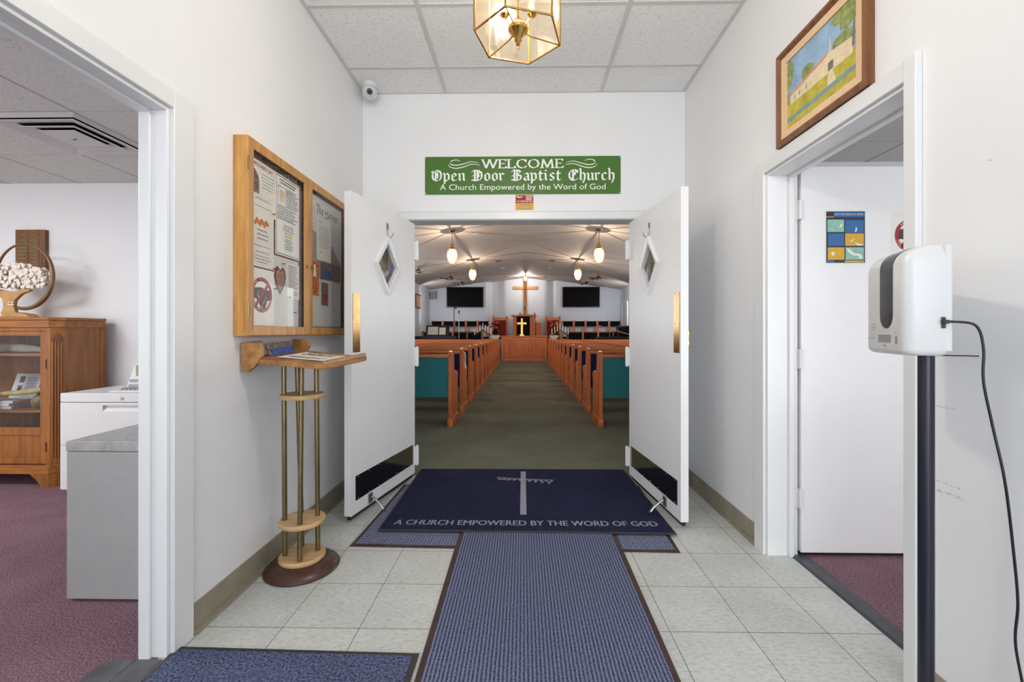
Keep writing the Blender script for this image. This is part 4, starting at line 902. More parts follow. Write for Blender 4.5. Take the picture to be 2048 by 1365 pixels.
q = MB(); q.prism(blob(.5, .3, .3, .25, 12, 4), (x, 2.645, 1.33), (0, .08, 0), (0, 0, .12), (.0003, 0, 0)); q.build('red_clothes', 'inkred', r)
r, x, y0, y1, z0, z1 = sheet('backing_sheet', 'blank pale sheet along the bottom of the right glazed door', 'sheet', 2.525, 2.925, 1.190, 1.480, 'paper3', .0008)
for i, (y, z, m, lb) in enumerate([(2.120, 1.735, 'inkred', 'red push pin at the top of the autumn-leaf invitation'), (2.128, 1.470, 'inkred', 'red push pin above the heart card'), (2.205, 1.505, 'inkred', 'red push pin under the tall bordered notice'), (2.134, 1.372, 'black', 'black push pin at the edge of the round sign'),
                               (2.318, 1.262, 'photoblue', 'blue push pin in the blank sheet of the left glazed door'), (2.262, 1.340, 'photoblue', 'blue push pin at the foot of the red-brown letter'), (2.69, 1.862, 'inkred', 'red push pin in the poster title')]):
    pn = MB(); pn.cyl((-1.2275, y, z), (-1.215, y, z), .0022, .0016, 8).cyl((-1.215, y, z), (-1.210, y, z), .0042, .0036, 10)
    tag(pn.build('push_pin', m, None, smooth=40), lb, 'push pin', 'push pins in the notice board')

# ------------------------------------------------------------------ tray stand on brass poles
ts = thing('tray_stand', 'tall stand of four brass poles and pale discs carrying a wooden tray', 'stand', (-1.085, 2.135, 0))
SX, SY_ = -1.085, 2.135
p = MB(); p.lathe([(.168, .0), (.172, .008), (.166, .018), (.150, .030), (.125, .042), (.100, .048)], (SX, SY_, 0), 36); p.build('base', 'darkbase', ts, smooth=40)
for z, rr in ((.048, .106), (.222, .106), (.835, .102)):
    p = MB(); p.lathe([(rr - .003, 0), (rr, .004), (rr, .018), (rr - .003, .022)], (SX, SY_, z), 32); p.build('disc', 'pinez', ts, smooth=40)
# tray top, slightly out of level like the photographed one
A = (-0.866, 1.912, 1.003); B_ = (-0.825, 2.300, 1.019); D = (-1.250, 2.400, 1.052); C_ = (-1.250, 1.945, 1.032)
th = .022
def tray_z(x, y):
    s_ = (x + 1.25) / .40; t_ = (y - 1.93) / .42
    return (C_[2] * (1 - s_) + A[2] * s_) * (1 - t_) + (D[2] * (1 - s_) + B_[2] * s_) * t_
for k, (a, top) in enumerate([((-1.158, 2.110), (-1.160, 2.105)), ((-1.060, 2.060), (-1.058, 2.075)), ((-1.022, 2.165), (-1.030, 2.165)), ((-1.122, 2.205), (-1.140, 2.190))]):
    p = MB(); p.tube([(a[0], a[1], .072), (top[0], top[1], tray_z(*top) - .010)], .0115, 12); p.build('pole', 'brassold', ts, smooth=40)
def lerp(a, b, t): return tuple(a[i] + (b[i] - a[i]) * t for i in range(3))
def up(q, h): return (q[0], q[1], q[2] + h)
p = MB(); p.hexa([up(q, -.012) for q in (C_, A, B_, D)], [up(q, th - .012) for q in (C_, A, B_, D)]); p.build('tray_board', 'standwood', ts, bevel=.003)
p = MB(); a2, b2 = lerp(A, C_, .045), lerp(B_, D, .045)
p.hexa([up(q, th - .012) for q in (A, B_, b2, a2)], [up(q, th + .006) for q in (lerp(A, C_, .01), lerp(B_, D, .01), b2, a2)]); p.build('tray_lip', 'standwood', ts, bevel=.003)
for q0, q1, in ((C_, lerp(C_, D, .06)), (lerp(C_, D, .94), D)):
    pass
def cheek(base, du, wdt, hgt, drop):
    # rounded cheek board standing at the wall end of the tray
    o = V(base); q = MB(); pts = [(0, -drop), (wdt * .5, -drop + .01), (wdt * .8, -drop * .35), (wdt, 0), (wdt, hgt * .6), (wdt * .86, hgt * .86), (wdt * .55, hgt), (0, hgt)]
    q.prism(pts, o, V(du).normalized(), Z_, (0, .022, 0)); return q
p = MB(); 
p.prism([(-.004, -.045), (.03, -.05), (.055, -.03), (.075, -.006), (.075, 0)] + [(.092, .02), (.092, .066), (.08, .080), (.03, .082), (-.004, .082)], (-1.255, 1.930, 1.030), X_, Z_, (0, .022, 0)); p.build('cheek_board', 'standwood', ts, bevel=.003)
p = MB(); p.prism([(-.004, -.04), (.07, -.02), (.085, .01), (.085, .024), (.07, .042), (.045, .048), (-.004, .048)], (-1.255, 2.375, 1.072), X_, Z_, (0, .022, 0)); p.build('cheek_board', 'standwood', ts, bevel=.003)
p = MB(); p.hexa([(-1.254, 1.952, 1.035), (-1.20, 1.952, 1.035), (-1.20, 1.985, 1.038), (-1.254, 1.985, 1.038)], [(-1.254, 1.952, 1.115), (-1.20, 1.952, 1.11), (-1.20, 1.985, 1.112), (-1.254, 1.985, 1.115)]) if False else None
p = MB(); p.hexa([(-1.254, 1.952, 1.036), (-1.236, 1.952, 1.036), (-1.236, 2.06, 1.046), (-1.254, 2.06, 1.046)], [(-1.254, 1.952, 1.112), (-1.236, 1.952, 1.112), (-1.236, 2.06, 1.118), (-1.254, 2.06, 1.118)]); p.build('back_board', 'standwood', ts, bevel=.003)
# things on the tray
def ontray(s_, t_): return lerp(lerp(C_, A, s_), lerp(D, B_, s_), t_)
bl = thing('printed_sheet', 'white printed sheet with a dark heading lying on the tray stand', 'paper', up(ontray(.55, .5), .0125))
c4 = [up(ontray(.26, .20), .0135), up(ontray(.86, .22), .0135), up(ontray(.88, .74), .0135), up(ontray(.28, .78), .0135)]
p = MB(); p.hexa(c4, [up(q, .0015) for q in c4]); p.build('sheet', 'paper', bl)
uu = (V(c4[1]) - V(c4[0])) ; vv = (V(c4[3]) - V(c4[0])); tu, tv = uu.normalized(), vv.normalized()
p = MB(); cc = lerp(c4[0], c4[2], .5)
p.text('CHURCH', V(cc) + Vector((-.01, .03, .0045)), tu, tv, .16, .05, bold=.02); p.build('sheet_heading', 'ink', bl)
p = MB()
for k, (f0, f1) in enumerate([(.18, .8), (.1, .9), (.14, .86), (.1, .6)]):
    t_ = (.12, .22, .80, .90)[k]; a = V(c4[0]) + uu * f0 + vv * t_ + Vector((0, 0, .0035)); b_ = V(c4[0]) + uu * f1 + vv * t_ + Vector((0, 0, .0035))
    p.poly([a, b_, b_ + tv * .010, a + tv * .010])
p.build('sheet_print', 'inksoft', bl)
ch = thing('card_holder', 'clear card holder with blue cards at the wall end of the tray', 'card holder', (-1.19, 2.19, 1.065))
def hold(y, z): return z
f = MB(); e0 = up(ontray(.17, .22), .0125); e1 = up(ontray(.17, .72), .0125); f0 = up(ontray(.06, .22), .0125); f1 = up(ontray(.06, .72), .0125)
f.poly([e0, e1, up(lerp(e1, f1, .6), .065), up(lerp(e0, f0, .6), .065)]); f.poly([e0, up(lerp(e0, f0, .6), .065), f0]); f.poly([e1, f1, up(lerp(e1, f1, .6), .065)]); f.build('holder', 'glassdark', ch)
f = MB(); a0, a1 = lerp(e0, f0, .25), lerp(e1, f1, .25); f.hexa([a0, a1, lerp(a1, f1, .1), lerp(a0, f0, .1)], [up(lerp(a0, f0, .5), .058), up(lerp(a1, f1, .5), .058), up(lerp(a1, f1, .58), .058), up(lerp(a0, f0, .58), .058)]); f.build('card', 'photo', ch)
f = MB(); a0, a1 = lerp(lerp(e0, f0, .12), e1, .18), lerp(lerp(e1, f1, .12), e0, .04); f.hexa([a0, a1, lerp(a1, f1, .12), lerp(a0, f0, .12)], [up(lerp(a0, f0, .3), .03), up(lerp(a1, f1, .3), .034), up(lerp(a1, f1, .4), .034), up(lerp(a0, f0, .4), .03)]); f.build('blue_card', 'photoblue', ch)

# ------------------------------------------------------------------ mats
def mat_thing(name, label, pts, z0, th, m_pile, m_edge, border, cat='mat', extra=None):
    c = V((sum(q[0] for q in pts) / 4, sum(q[1] for q in pts) / 4, z0)); r = thing(name, label, cat, tuple(c))
    base = [(q[0], q[1], z0) for q in pts]
    inn = []
    for i, q in enumerate(pts):
        sx = border if q[0] < c.x else -border; sy = border if q[1] < c.y else -border; inn.append((q[0] + sx, q[1] + sy))
    e = MB(); n = 4
    for i in range(4):
        a, b, c_, d_ = pts[i], pts[(i + 1) % 4], inn[(i + 1) % 4], inn[i]
        e.hexa([(a[0], a[1], z0), (b[0], b[1], z0), (c_[0], c_[1], z0), (d_[0], d_[1], z0)], [(a[0], a[1], z0 + th * .35), (b[0], b[1], z0 + th * .35), (c_[0], c_[1], z0 + th * .8), (d_[0], d_[1], z0 + th * .8)])
    e.build('rubber_edge', m_edge, r)
    k = MB(); k.hexa([(q[0], q[1], z0) for q in inn], [(q[0], q[1], z0 + th) for q in inn]); k.build('pile', m_pile, r)
    return r
mat_thing('woven_mat', 'gray-blue woven mat peeping out beneath the navy church mat', [(-0.935, 2.345), (0.825, 2.305), (0.87, 3.30), (-0.90, 3.30)], 0.0, .007, 'under', 'rubberred', .022)
mat_thing('runner_mat', 'long ribbed gray-blue runner down the middle of the foyer', [(-0.345, -0.6), (0.500, -0.6), (0.530, 2.62), (-0.365, 2.62)], 0.007, .008, 'runner', 'rubberred', .024)
cm = mat_thing('church_mat', 'navy carpet mat with a cross and lettering lying through the double doors', [(-0.838, 2.500), (0.868, 2.478), (0.834, 3.632), (-0.848, 3.622)], 0.0155, .009, 'navy', 'rubber', .012)
mz = 0.0255
p = MB(); p.box(-.018, .022, 2.715, 3.55, mz - .001, mz); p.build('mat_cross', 'matprint', cm)
p = MB()
for k, dx in enumerate((-.0014, .0014)): p.text('A CHURCH EMPOWERED BY THE WORD OF GOD', (0.014 + dx, 2.562, mz + .00005 * k), X_, Y_, 1.555, .066)
p = p; p.build('mat_lettering', 'matprint', cm)
p = MB()
for x0, x1, ya, yb_, f_, am in ((-.205, .0, 3.385, 3.35, 5, .026), (-.19, .0, 3.36, 3.345, 4, .014), (.0, .235, 3.35, 3.33, 6, .020), (.02, .22, 3.335, 3.285, 4, .026)):
    a = []
    for i in range(61):
        t = i / 60; a.append((x0 + (x1 - x0) * t + .016 * math.sin(2 * math.pi * f_ * t), ya + (yb_ - ya) * t + am * math.cos(2 * math.pi * f_ * t)))
    p.stroke(a, (0, 0, mz + .0003), X_, Y_, (.005, .007), 1, 1, .003)
p.build('mat_script', 'matprint', cm)
mat_thing('entrance_mat', 'speckled dark blue mat beside the runner at the office doorway', [(-1.262, -0.6), (-0.372, -0.6), (-0.372, 1.562), (-1.262, 1.582)], 0.0045, .008, 'navy2', 'rubber', .02)

# ------------------------------------------------------------------ hand sanitiser on a floor stand
hs = thing('sanitizer_stand', 'white touch-free hand sanitizer dispenser on a black floor pole', 'sanitizer stand', (1.085, 1.195, 0))
p = MB(); p.cyl((1.085, 1.195, 0.012), (1.085, 1.195, 1.12), .0178, n=20); p.build('pole', 'pole', hs, smooth=40)
p = MB(); p.lathe([(.14, 0), (.14, .008), (.135, .012), (.03, .014)], (1.085, 1.195, 0), 32); p.build('base_plate', 'pole', hs, smooth=40)
F0 = V((0.983, 1.142, 0)); F1 = V((1.052, 1.362, 0)); fu = (F1 - F0).normalized(); fn = V((fu.y, -fu.x, 0))     # fu along the front, fn to the back
HWD = (F1 - F0).length; DEP = .098; ZB, ZT = 1.098, 1.384
def dsp(a, d, z): q = F0 + fu * (a * HWD) + fn * (d * DEP); return (q.x, q.y, z)
RTOP = .050
def shell(mb, a0, a1, d0, d1, z0, z1, r, nz=None):
    # box with rounded front and top edges: rounded outline in (a, d), then a rounded profile over z
    out = []; n = 5
    ra = r / HWD; rd = r / DEP
    for (ca, cd, s0) in ((a0 + ra, d0 + rd, math.pi), (a1 - ra, d0 + rd, 1.5 * math.pi)):
        for i in range(n + 1):
            t = s0 + i * math.pi / 2 / n; out.append((ca + ra * math.cos(t), cd + rd * math.sin(t)))
    out += [(a1, d1), (a0, d1)]
    rings = []
    for i in range(4): t = i * math.pi / 6; rings.append((z0 + r * .6 * (1 - math.sin(t)), r * .6 * (1 - math.cos(t))))
    rings = rings[::-1]
    rings = [(z, q, q) for z, q in rings]
    for i in range(9): t = i * math.pi / 16; rings.append((z1 - RTOP * (1 - math.sin(t)), RTOP * .45 * (1 - math.cos(t)), RTOP * (1 - math.cos(t))))
    vs = []; cA, cD = (a0 + a1) / 2, d1
    for z, ins, ind in rings:
        for a, d in out:
            aa = a + (ins / HWD if a < cA else -ins / HWD); dd = min(d1 - .02, d + ind / DEP) if d < d1 - 1e-4 else d; vs.append(dsp(aa, dd, z))
    m = len(out)
    fs = [(j * m + i, j * m + (i + 1) % m, (j + 1) * m + (i + 1) % m, (j + 1) * m + i) for j in range(len(rings) - 1) for i in range(m)]
    fs += [tuple(range(m - 1, -1, -1)), tuple((len(rings) - 1) * m + i for i in range(m))]
    mb.add(vs, fs)
p = MB(); shell(p, 0, 1, 0, .86, ZB, ZT, .026); p.build('dispenser_cover', 'white', hs, smooth=50)
p = MB(); q8 = [dsp(-.004, .84, ZB + .012), dsp(1.004, .84, ZB + .012), dsp(1.004, 1.0, ZB + .012), dsp(-.004, 1.0, ZB + .012)]; p.hexa(q8, [(a, b, ZT - .004) for a, b, z in q8]); p.build('back_case', 'white', hs, bevel=.004)
w_ = MB(); pts = []; zc0, zc1, hwn = 1.205, 1.33, .155
for i in range(9): t = math.pi + i * math.pi / 8; pts.append((.42 + hwn * math.cos(t), zc0 + hwn * HWD * math.sin(t)))
base = [dsp(a, -.012, z) for a, z in pts] + [dsp(.42 + hwn, -.012, ZT - RTOP), dsp(.42 - hwn, -.012, ZT - RTOP)]
w_.poly(base)
pr = [dsp(.42 - hwn, -.012, ZT - RTOP), dsp(.42 + hwn, -.012, ZT - RTOP)]
for i in range(1, 9):
    t = i * math.pi / 16; z = ZT - RTOP * (1 - math.sin(t)) + .0008; d = RTOP * (1 - math.cos(t)) / DEP - .012
    nx = [dsp(.42 - hwn, d, z), dsp(.42 + hwn, d, z)]; w_.poly([pr[0], pr[1], nx[1], nx[0]]); pr = nx
w_.build('dark_window', 'blackgloss', hs)
p = MB(); p.poly([dsp(.32, -.012, 1.131), dsp(.62, -.012, 1.131), dsp(.62, -.012, 1.152), dsp(.32, -.012, 1.152)]); p.build('display', 'inksoft', hs)
p = MB()
for i in range(3):
    for j in range(3): q = dsp(.70 + .045 * i, -.015, 1.166 + .008 * j); p.cyl(q, V(q) - fn * .0006, .0016, n=6)
for a, z, r_ in ((.74, 1.142, .003), (.82, 1.142, .002), (.87, 1.142, .0016)): q = dsp(a, -.015, z); p.cyl(q, V(q) - fn * .0006, r_, n=8)
p.poly([dsp(.17, -.014, 1.127), dsp(.20, -.014, 1.127), dsp(.20, -.014, 1.148), dsp(.17, -.014, 1.148)]); q = dsp(.185, -.015, 1.158); p.cyl(q, V(q) - fn * .0006, .002, n=6)
p.poly([dsp(.42, -.014, 1.120), dsp(.50, -.014, 1.120), dsp(.50, -.014, 1.123), dsp(.42, -.014, 1.123)])
p.build('printed_marks', 'inksoft', hs)
sd = dsp(0, .80, 1.185)
p = MB(); a = V(sd) - fu * .001; p.hexa([a - fn * .004 - V((0, 0, .016)), a + fn * .004 - V((0, 0, .016)), a + fn * .004 + V((0, 0, .012)), a - fn * .004 + V((0, 0, .012))], [b - fu * .002 for b in (a - fn * .004 - V((0, 0, .016)), a + fn * .004 - V((0, 0, .016)), a + fn * .004 + V((0, 0, .012)), a - fn * .004 + V((0, 0, .012)))]); p.build('power_socket', 'black', hs)
cord_pts = [V(sd) - fu * .004, V(sd) - fu * .018 + fn * .010, (1.105, 1.085, 1.175), (1.118, 1.08, 1.12), (1.118, 1.08, 1.04), (1.135, 1.075, 0.93), (1.150, 1.062, 0.80), (1.185, 1.075, .62), (1.200, 1.080, .50), (1.205, 1.090, .40), (1.235, 1.10, .28), (1.242, 1.09, .16), (1.236, 1.06, .03), (1.225, 0.9, .012), (1.22, .4, .012), (1.225, -.3, .012)]
p = MB(); p.tube(smoothpath(cord_pts), .0030, 8); p.cyl(V(sd) - fu * .002, V(sd) - fu * .020, .006, .005, 10)
p.tube([dsp(.1, .8, 1.099), dsp(-.02, .9, 1.1005), (1.112, 1.085, 1.1005)], .0016, 6)
p.build('power_cord', 'black', hs, smooth=50)

# ------------------------------------------------------------------ office seen through the left doorway
FX0, FX1, FY, BYK = -4.56, -3.472, 3.205, 3.580
CH = .055
bk = thing('bookcase', 'glazed brown bookcase with fluted corner against the office wall', 'bookcase', (-4.02, 3.4, 0))
def plan(ins=0.0, chf=CH): return [(FX0 - ins, FY - ins), (FX1 - chf + 0 * ins, FY - ins), (FX1 + ins, FY + chf), (FX1 + ins, BYK), (FX0 - ins, BYK)]
p = MB(); p.prism(plan(.012), (0, 0, 0.10), X_, Y_, (0, 0, .05)); p.prism(plan(.004), (0, 0, .15), X_, Y_, (0, 0, .012)); p.build('base_moulding', 'cherryx', bk, bevel=.004)
for pts in ([(FX0, .1), (FX0, .0), (FX0 + .06, 0), (FX0 + .10, .05), (FX0 + .14, .1)],):
    p = MB(); p.prism(pts, (0, FY - .010, 0), X_, Z_, (0, .03, 0)); p.build('bracket_foot', 'cherry', bk)
p = MB(); p.prism([(FX1 - CH, .1), (FX1 - CH, .0), (FX1 - CH - .05, 0), (FX1 - CH - .085, .05), (FX1 - CH - .14, .1)], (0, FY - .010, 0), X_, Z_, (0, .03, 0))
p.hexa([(FX1 - CH, FY - .01, 0), (FX1 + .01, FY + CH, 0), (FX1 - .02, FY + CH + .02, 0), (FX1 - CH - .02, FY + .02, 0)], [(FX1 - CH, FY - .01, .1), (FX1 + .01, FY + CH, .1), (FX1 - .02, FY + CH + .02, .1), (FX1 - CH - .02, FY + .02, .1)])
p.box(FX1 - .02, FX1 + .008, FY + CH, FY + CH + .06, 0, .1); p.build('bracket_foot', 'cherry', bk)
p = MB(); p.box(FX1 - .02, FX1 + .008, BYK - .1, BYK, 0, .1); p.build('bracket_foot', 'cherry', bk)
p = MB(); p.box(FX0, FX0 + .03, BYK - .1, BYK, 0, .1); p.build('bracket_foot', 'cherry', bk)
p = MB()                                                   # carcass: side, back, bottom, corner posts
p.box(FX1 - .022, FX1, FY + CH, BYK, .16, 1.20).box(FX0, FX0 + .022, FY + .02, BYK, .16, 1.20).box(FX0, FX1 - .02, BYK - .014, BYK, .16, 1.20).box(FX0 + .02, FX1 - .02, FY + .03, BYK - .014, .16, .18)
p.hexa([(FX1 - CH - .03, FY, .16), (FX1 - CH, FY, .16), (FX1, FY + CH, .16), (FX1 - .03, FY + CH, .16)], [(FX1 - CH - .03, FY, 1.20), (FX1 - CH, FY, 1.20), (FX1, FY + CH, 1.20), (FX1 - .03, FY + CH, 1.20)])
p.box(FX0, FX1 - CH - .02, FY + .002, FY + .022, 1.165, 1.20).box(FX0, FX0 + .03, FY + .001, FY + .022, .16, 1.165)
p.box(FX1 - .001, FX1 + .004, BYK - .045, BYK, .17, 1.19)
p.build('carcass', 'cherry', bk, bevel=.002)
dv = V((CH, CH, 0)).normalized(); dn = V((CH, -CH, 0)).normalized(); c0 = V((FX1 - CH / 2, FY + CH / 2, 0)); 
p = MB()
for k in range(4):
    a = c0 + dv * (-.0225 + .015 * k); p.cyl(a + V((0, 0, .22)), a + V((0, 0, 1.085)), .0065, n=8)
for k in range(5):
    pass
p.build('fluted_pilaster', 'cherry', bk, smooth=50)
p = MB(); a = c0 + dn * .001; p.prism([(-.032, 1.09), (.032, 1.09), (.032, 1.105), (0, 1.15), (-.032, 1.105)], a, dv, Z_, dn * .010); p.build('pilaster_cap', 'walnutz', bk)
p = MB(); p.prism(plan(.008), (0, 0, 1.195), X_, Y_, (0, 0, .052)); p.prism(plan(.011), (0, 0, 1.192), X_, Y_, (0, 0, .010)); p.prism(plan(.014), (0, 0, 1.247), X_, Y_, (0, 0, .022)); p.build('top', 'cherryx', bk, bevel=.004)
for z in (.545, .975):
    p = MB(); p.box(FX0 + .022, FX1 - .022, FY + .06, BYK - .014, z, z + .020); p.build('shelf', 'cherryx', bk)
for dx0, dx1 in ((FX0 + .03, -4.055), (-4.05, FX1 - CH - .028)):
    f = MB(); st = .045
    f.box(dx0, dx0 + st, FY, FY + .022, .175, 1.163).box(dx1 - st, dx1, FY, FY + .022, .175, 1.163).box(dx0 + st, dx1 - st, FY, FY + .022, 1.13, 1.163).box(dx0 + st, dx1 - st, FY, FY + .022, .385, .445).box(dx0 + st, dx1 - st, FY, FY + .022, .175, .22)
    f.box(dx0 + st, dx1 - st, FY + .008, FY + .018, .22, .385)
    d_ = f.build('glazed_door', 'cherry', bk, bevel=.003)
    g = MB(); g.box(dx0 + st - .004, dx1 - st + .004, FY + .010, FY + .013, .44, 1.134); g.build('glass_pane', 'glassdark', d_)
    for z in (.30, .92):
        h = MB(); hx_ = dx1 + .002 if dx1 > -3.9 else dx0 - .002; h.cyl((hx_, FY - .002, z - .035), (hx_, FY - .002, z + .035), .004, n=8); h.build('hinge', 'darkbase', d_)
p = MB(); q = MB()
p.tube([(-4.28, 3.40, 1.026), (-4.13, 3.38, 1.034), (-3.98, 3.39, 1.033), (-3.86, 3.41, 1.025), (-3.76, 3.42, 1.003)], [.02, .035, .036, .028, .006], 12)
tag(p.build('cloth_roll', 'pillow', None, smooth=60), 'cream cloth roll lying on the upper shelf of the bookcase', 'cloth')
cf = thing('certificate', 'white certificate with two small photos leaning inside the bookcase', 'certificate', (-3.90, 3.50, .567))
p = MB(); p.hexa([(-4.18, 3.47, .567), (-3.96, 3.47, .567), (-3.96, 3.475, .567), (-4.18, 3.475, .567)], [(-4.17, 3.545, .815), (-3.95, 3.545, .815), (-3.95, 3.55, .815), (-4.17, 3.55, .815)]); p.build('sheet', 'paper', cf)
def onc(x, t): return (x, 3.469 + .075 * t - .001, .567 + .248 * t)
p = MB()
for a, b in (((-4.13, .72), (-4.09, .92)), ((-4.13, .44), (-4.095, .62))): p.poly([onc(a[0], a[1]), onc(b[0], a[1]), onc(b[0], b[1]), onc(a[0], b[1])])
p.build('photo', 'photo', cf)
p = MB()
for t in (.50, .56, .62, .68, .74, .80, .86): p.poly([onc(-4.07, t), onc(-3.98, t), onc(-3.98, t + .02), onc(-4.07, t + .02)])
p.build('print', 'inksoft', cf)
p = MB(); p.tube([(-4.16, 3.31, .69), (-4.0, 3.30, .684), (-3.88, 3.30, .690), (-3.78, 3.31, .702), (-3.69, 3.33, .716)], [.014, .016, .020, .022, .020], 12)
tag(p.build('horn', 'bone', None, smooth=60), 'pale twisted ram horn resting on papers and a vase in the bookcase', 'horn')
p = MB(); p.lathe([(.03, 0), (.055, .02), (.062, .06), (.045, .09), (.03, .105)], (-3.76, 3.36, .566), 16); 
tag(p.build('vase', 'olive', None, smooth=50), 'squat olive-gold vase under the horn in the bookcase', 'vase')
for i, (m, z, dx, rz_) in enumerate([('paper3', .566, 0, .02), ('paper', .588, -.02, -.04), ('paper2', .609, .01, .05)]):
    p = MB(); p.box(-4.22 + dx, -3.92 + dx, 3.29, 3.44, z, z + .020)
    tag(p.build('paper_stack', m, None, bevel=.003), ['bottom sheaf of papers under the horn in the bookcase', 'middle sheaf of papers under the horn in the bookcase', 'top sheaf of papers under the horn in the bookcase'][i], 'papers', 'sheaves in the bookcase')

# plaque on the wall
pq = thing('wall_plaque', 'dark wood memorial plaque with rows of small name plates on the office wall', 'plaque', (-4.135, 3.64, 1.67))
p = MB(); p.box(-4.262, -4.012, 3.605, 3.639, 1.668, 2.018); p.build('plaque_board', 'walnutz', pq, bevel=.004)
p = MB()
for k in range(8):
    for xx in (-4.232, -4.137): p.box(xx, xx + .078, 3.602, 3.606, 1.705 + .030 * k, 1.725 + .030 * k)
p.build('name_plates', 'brassold', pq)
p = MB(); p.box(-4.225, -4.065, 3.602, 3.606, 1.968, 1.982); p.build('header_plate', 'brassold', pq)
# ring with a tree of stone leaves
tr = thing('tree_sculpture', 'bronze ring sculpture holding a tree of off-white leaves on top of the bookcase', 'sculpture', (-3.94, 3.40, 1.269))
RCX, RCZ, RR = -3.945, 1.600, .262
p = MB(); p.tube([(RCX + RR * math.cos(a), 3.40 - .03 * math.cos(a), RCZ + RR * math.sin(a) * .98) for a in [math.radians(-118 + 296 * i / 40) for i in range(41)]], [.012 + .004 * math.sin(i * .15) for i in range(41)], 8); p.build('ring', 'bronze', tr, smooth=60)
p = MB(); p.prism([(-.13, 0), (.13, 0), (.09, .03), (.0, .045), (-.09, .03)], (-3.985, 3.36, 1.269), X_, Z_, (0, .09, 0)); p.build('base', 'tan', tr, bevel=.008)
p = MB(); p.prism([(-.07, .03), (.06, .03), (.035, .09), (.045, .14), (.10, .19), (.17, .215), (.16, .235), (.04, .21), (-.02, .215), (-.13, .235), (-.12, .205), (-.055, .15), (-.045, .09)], (-4.055, 3.385, 1.269), X_, Z_, (0, .03, 0)); p.build('trunk', 'tan', tr, bevel=.006)
p = MB()
for a in (-4.05, -4.02): p.ball((a, 3.382, 1.390), .010, 8, 5, (1, .4, .6))
p.box(-4.062, -4.008, 3.383, 3.386, 1.370, 1.377); p.build('trunk_ornament', 'leafstone', tr)
lf = MB(); rr = random.Random(11)
for k in range(420):
    t = rr.uniform(-1, 1); hmax = math.sqrt(max(0, 1 - t * t)); x = -4.0 + .265 * t; z = 1.570 + rr.uniform(-.085, .10) * (.45 + .55 * hmax) + .02 * (1 - t * t)
    if (x - RCX) ** 2 + (z - RCZ) ** 2 > (.245) ** 2 and x > RCX: continue
    y = 3.375 + rr.uniform(-.03, .03); s_ = rr.uniform(.012, .019); ta = rr.uniform(0, 6.28)
    ux = V((math.cos(ta), rr.uniform(-.3, .3), math.sin(ta))).normalized(); vx = ux.cross(V((0, 1, 0))).normalized()
    lf.prism([(-.4, -1), (.4, -1), (1.0, -.1), (.75, .7), (0, 1.25), (-.75, .7), (-1.0, -.1)], (x, y, z), ux * s_, vx * s_, (0, .006, 0))
tag(lf.build('leaves', 'leafstone', tr), kind='stuff')

# white lateral file
WX0, WX1, WY0, WY1, WZ = -3.292, -2.38, 3.062, 3.52, .722
wf = thing('lateral_file', 'white two-drawer lateral file carrying a desk phone', 'filing cabinet', (-2.83, 3.3, 0))
p = MB(); p.box(WX0, WX1, WY0 + .022, WY1, .035, WZ - .065); p.build('cabinet_body', 'whitemetal', wf, bevel=.003)
p = MB(); p.box(WX0 - .002, WX1 + .002, WY0, WY1, WZ - .064, WZ); p.build('top', 'whitemetal', wf, bevel=.005)
for z0, z1 in ((.353, .655), (.037, .350)):
    p = MB(); hx0, hx1 = WX0 + .305, WX1 - .305
    p.box(WX0, hx0, WY0, WY0 + .022, z0, z1).box(hx1, WX1, WY0, WY0 + .022, z0, z1).box(hx0, hx1, WY0, WY0 + .022, z0, z1 - .062).box(hx0, hx1, WY0, WY0 + .022, z1 - .018, z1)
    p.hexa([(hx0, WY0, z1 - .062), (hx1, WY0, z1 - .062), (hx1, WY0 + .02, z1 - .04), (hx0, WY0 + .02, z1 - .04)], [(hx0, WY0 + .001, z1 - .060), (hx1, WY0 + .001, z1 - .060), (hx1, WY0 + .021, z1 - .038), (hx0, WY0 + .021, z1 - .038)])
    p.build('drawer', 'whitemetal', wf)
p = MB(); p.cyl((-2.845, WY0 + .002, WZ - .036), (-2.845, WY0 - .006, WZ - .036), .010, n=14); p.build('lock', 'chrome', wf, smooth=40)
for x, y in ((WX0 + .05, WY0 + .05), (WX1 - .05, WY0 + .05), (WX0 + .05, WY1 - .05), (WX1 - .05, WY1 - .05)):
    p = MB(); p.cyl((x, y, 0), (x, y, .037), .016, n=10); p.build('foot', 'black', wf)
ph = thing('desk_phone', 'white desk phone with raised cradle on the white lateral file', 'phone', (-2.84, 3.16, WZ))
p = MB(); p.prism([(3.085, .001), (3.27, .001), (3.27, .035), (3.14, .030), (3.085, .014)], (-2.965, 0, WZ), Y_, Z_, (.26, 0, 0)); p.build('base', 'white', ph, bevel=.004)
p = MB(); p.prism([(3.165, .03), (3.27, .03), (3.265, .150), (3.235, .158), (3.205, .150), (3.180, .085), (3.165, .06)], (-2.905, 0, WZ), Y_, Z_, (.2, 0, 0)); p.build('head', 'white', ph, bevel=.005)
p = MB(); p.prism([(3.160, .032), (3.168, .032), (3.184, .088), (3.174, .088)], (-2.893, 0, WZ), Y_, Z_, (.17, 0, 0)); p.build('cradle', 'recess', ph)
p = MB(); p.prism([(3.186, .104), (3.192, .104), (3.206, .140), (3.200, .140)], (-2.835, 0, WZ), Y_, Z_, (.1, 0, 0)); p.build('display', 'black', ph)
p = MB()
for i in range(5):
    for j in range(2): p.box(-2.90 + .03 * i, -2.882 + .03 * i, 3.10 + .022 * j, 3.113 + .022 * j, WZ + .018 + .0055 * j, WZ + .028 + .0055 * j)
p.build('keys', 'recess', ph)
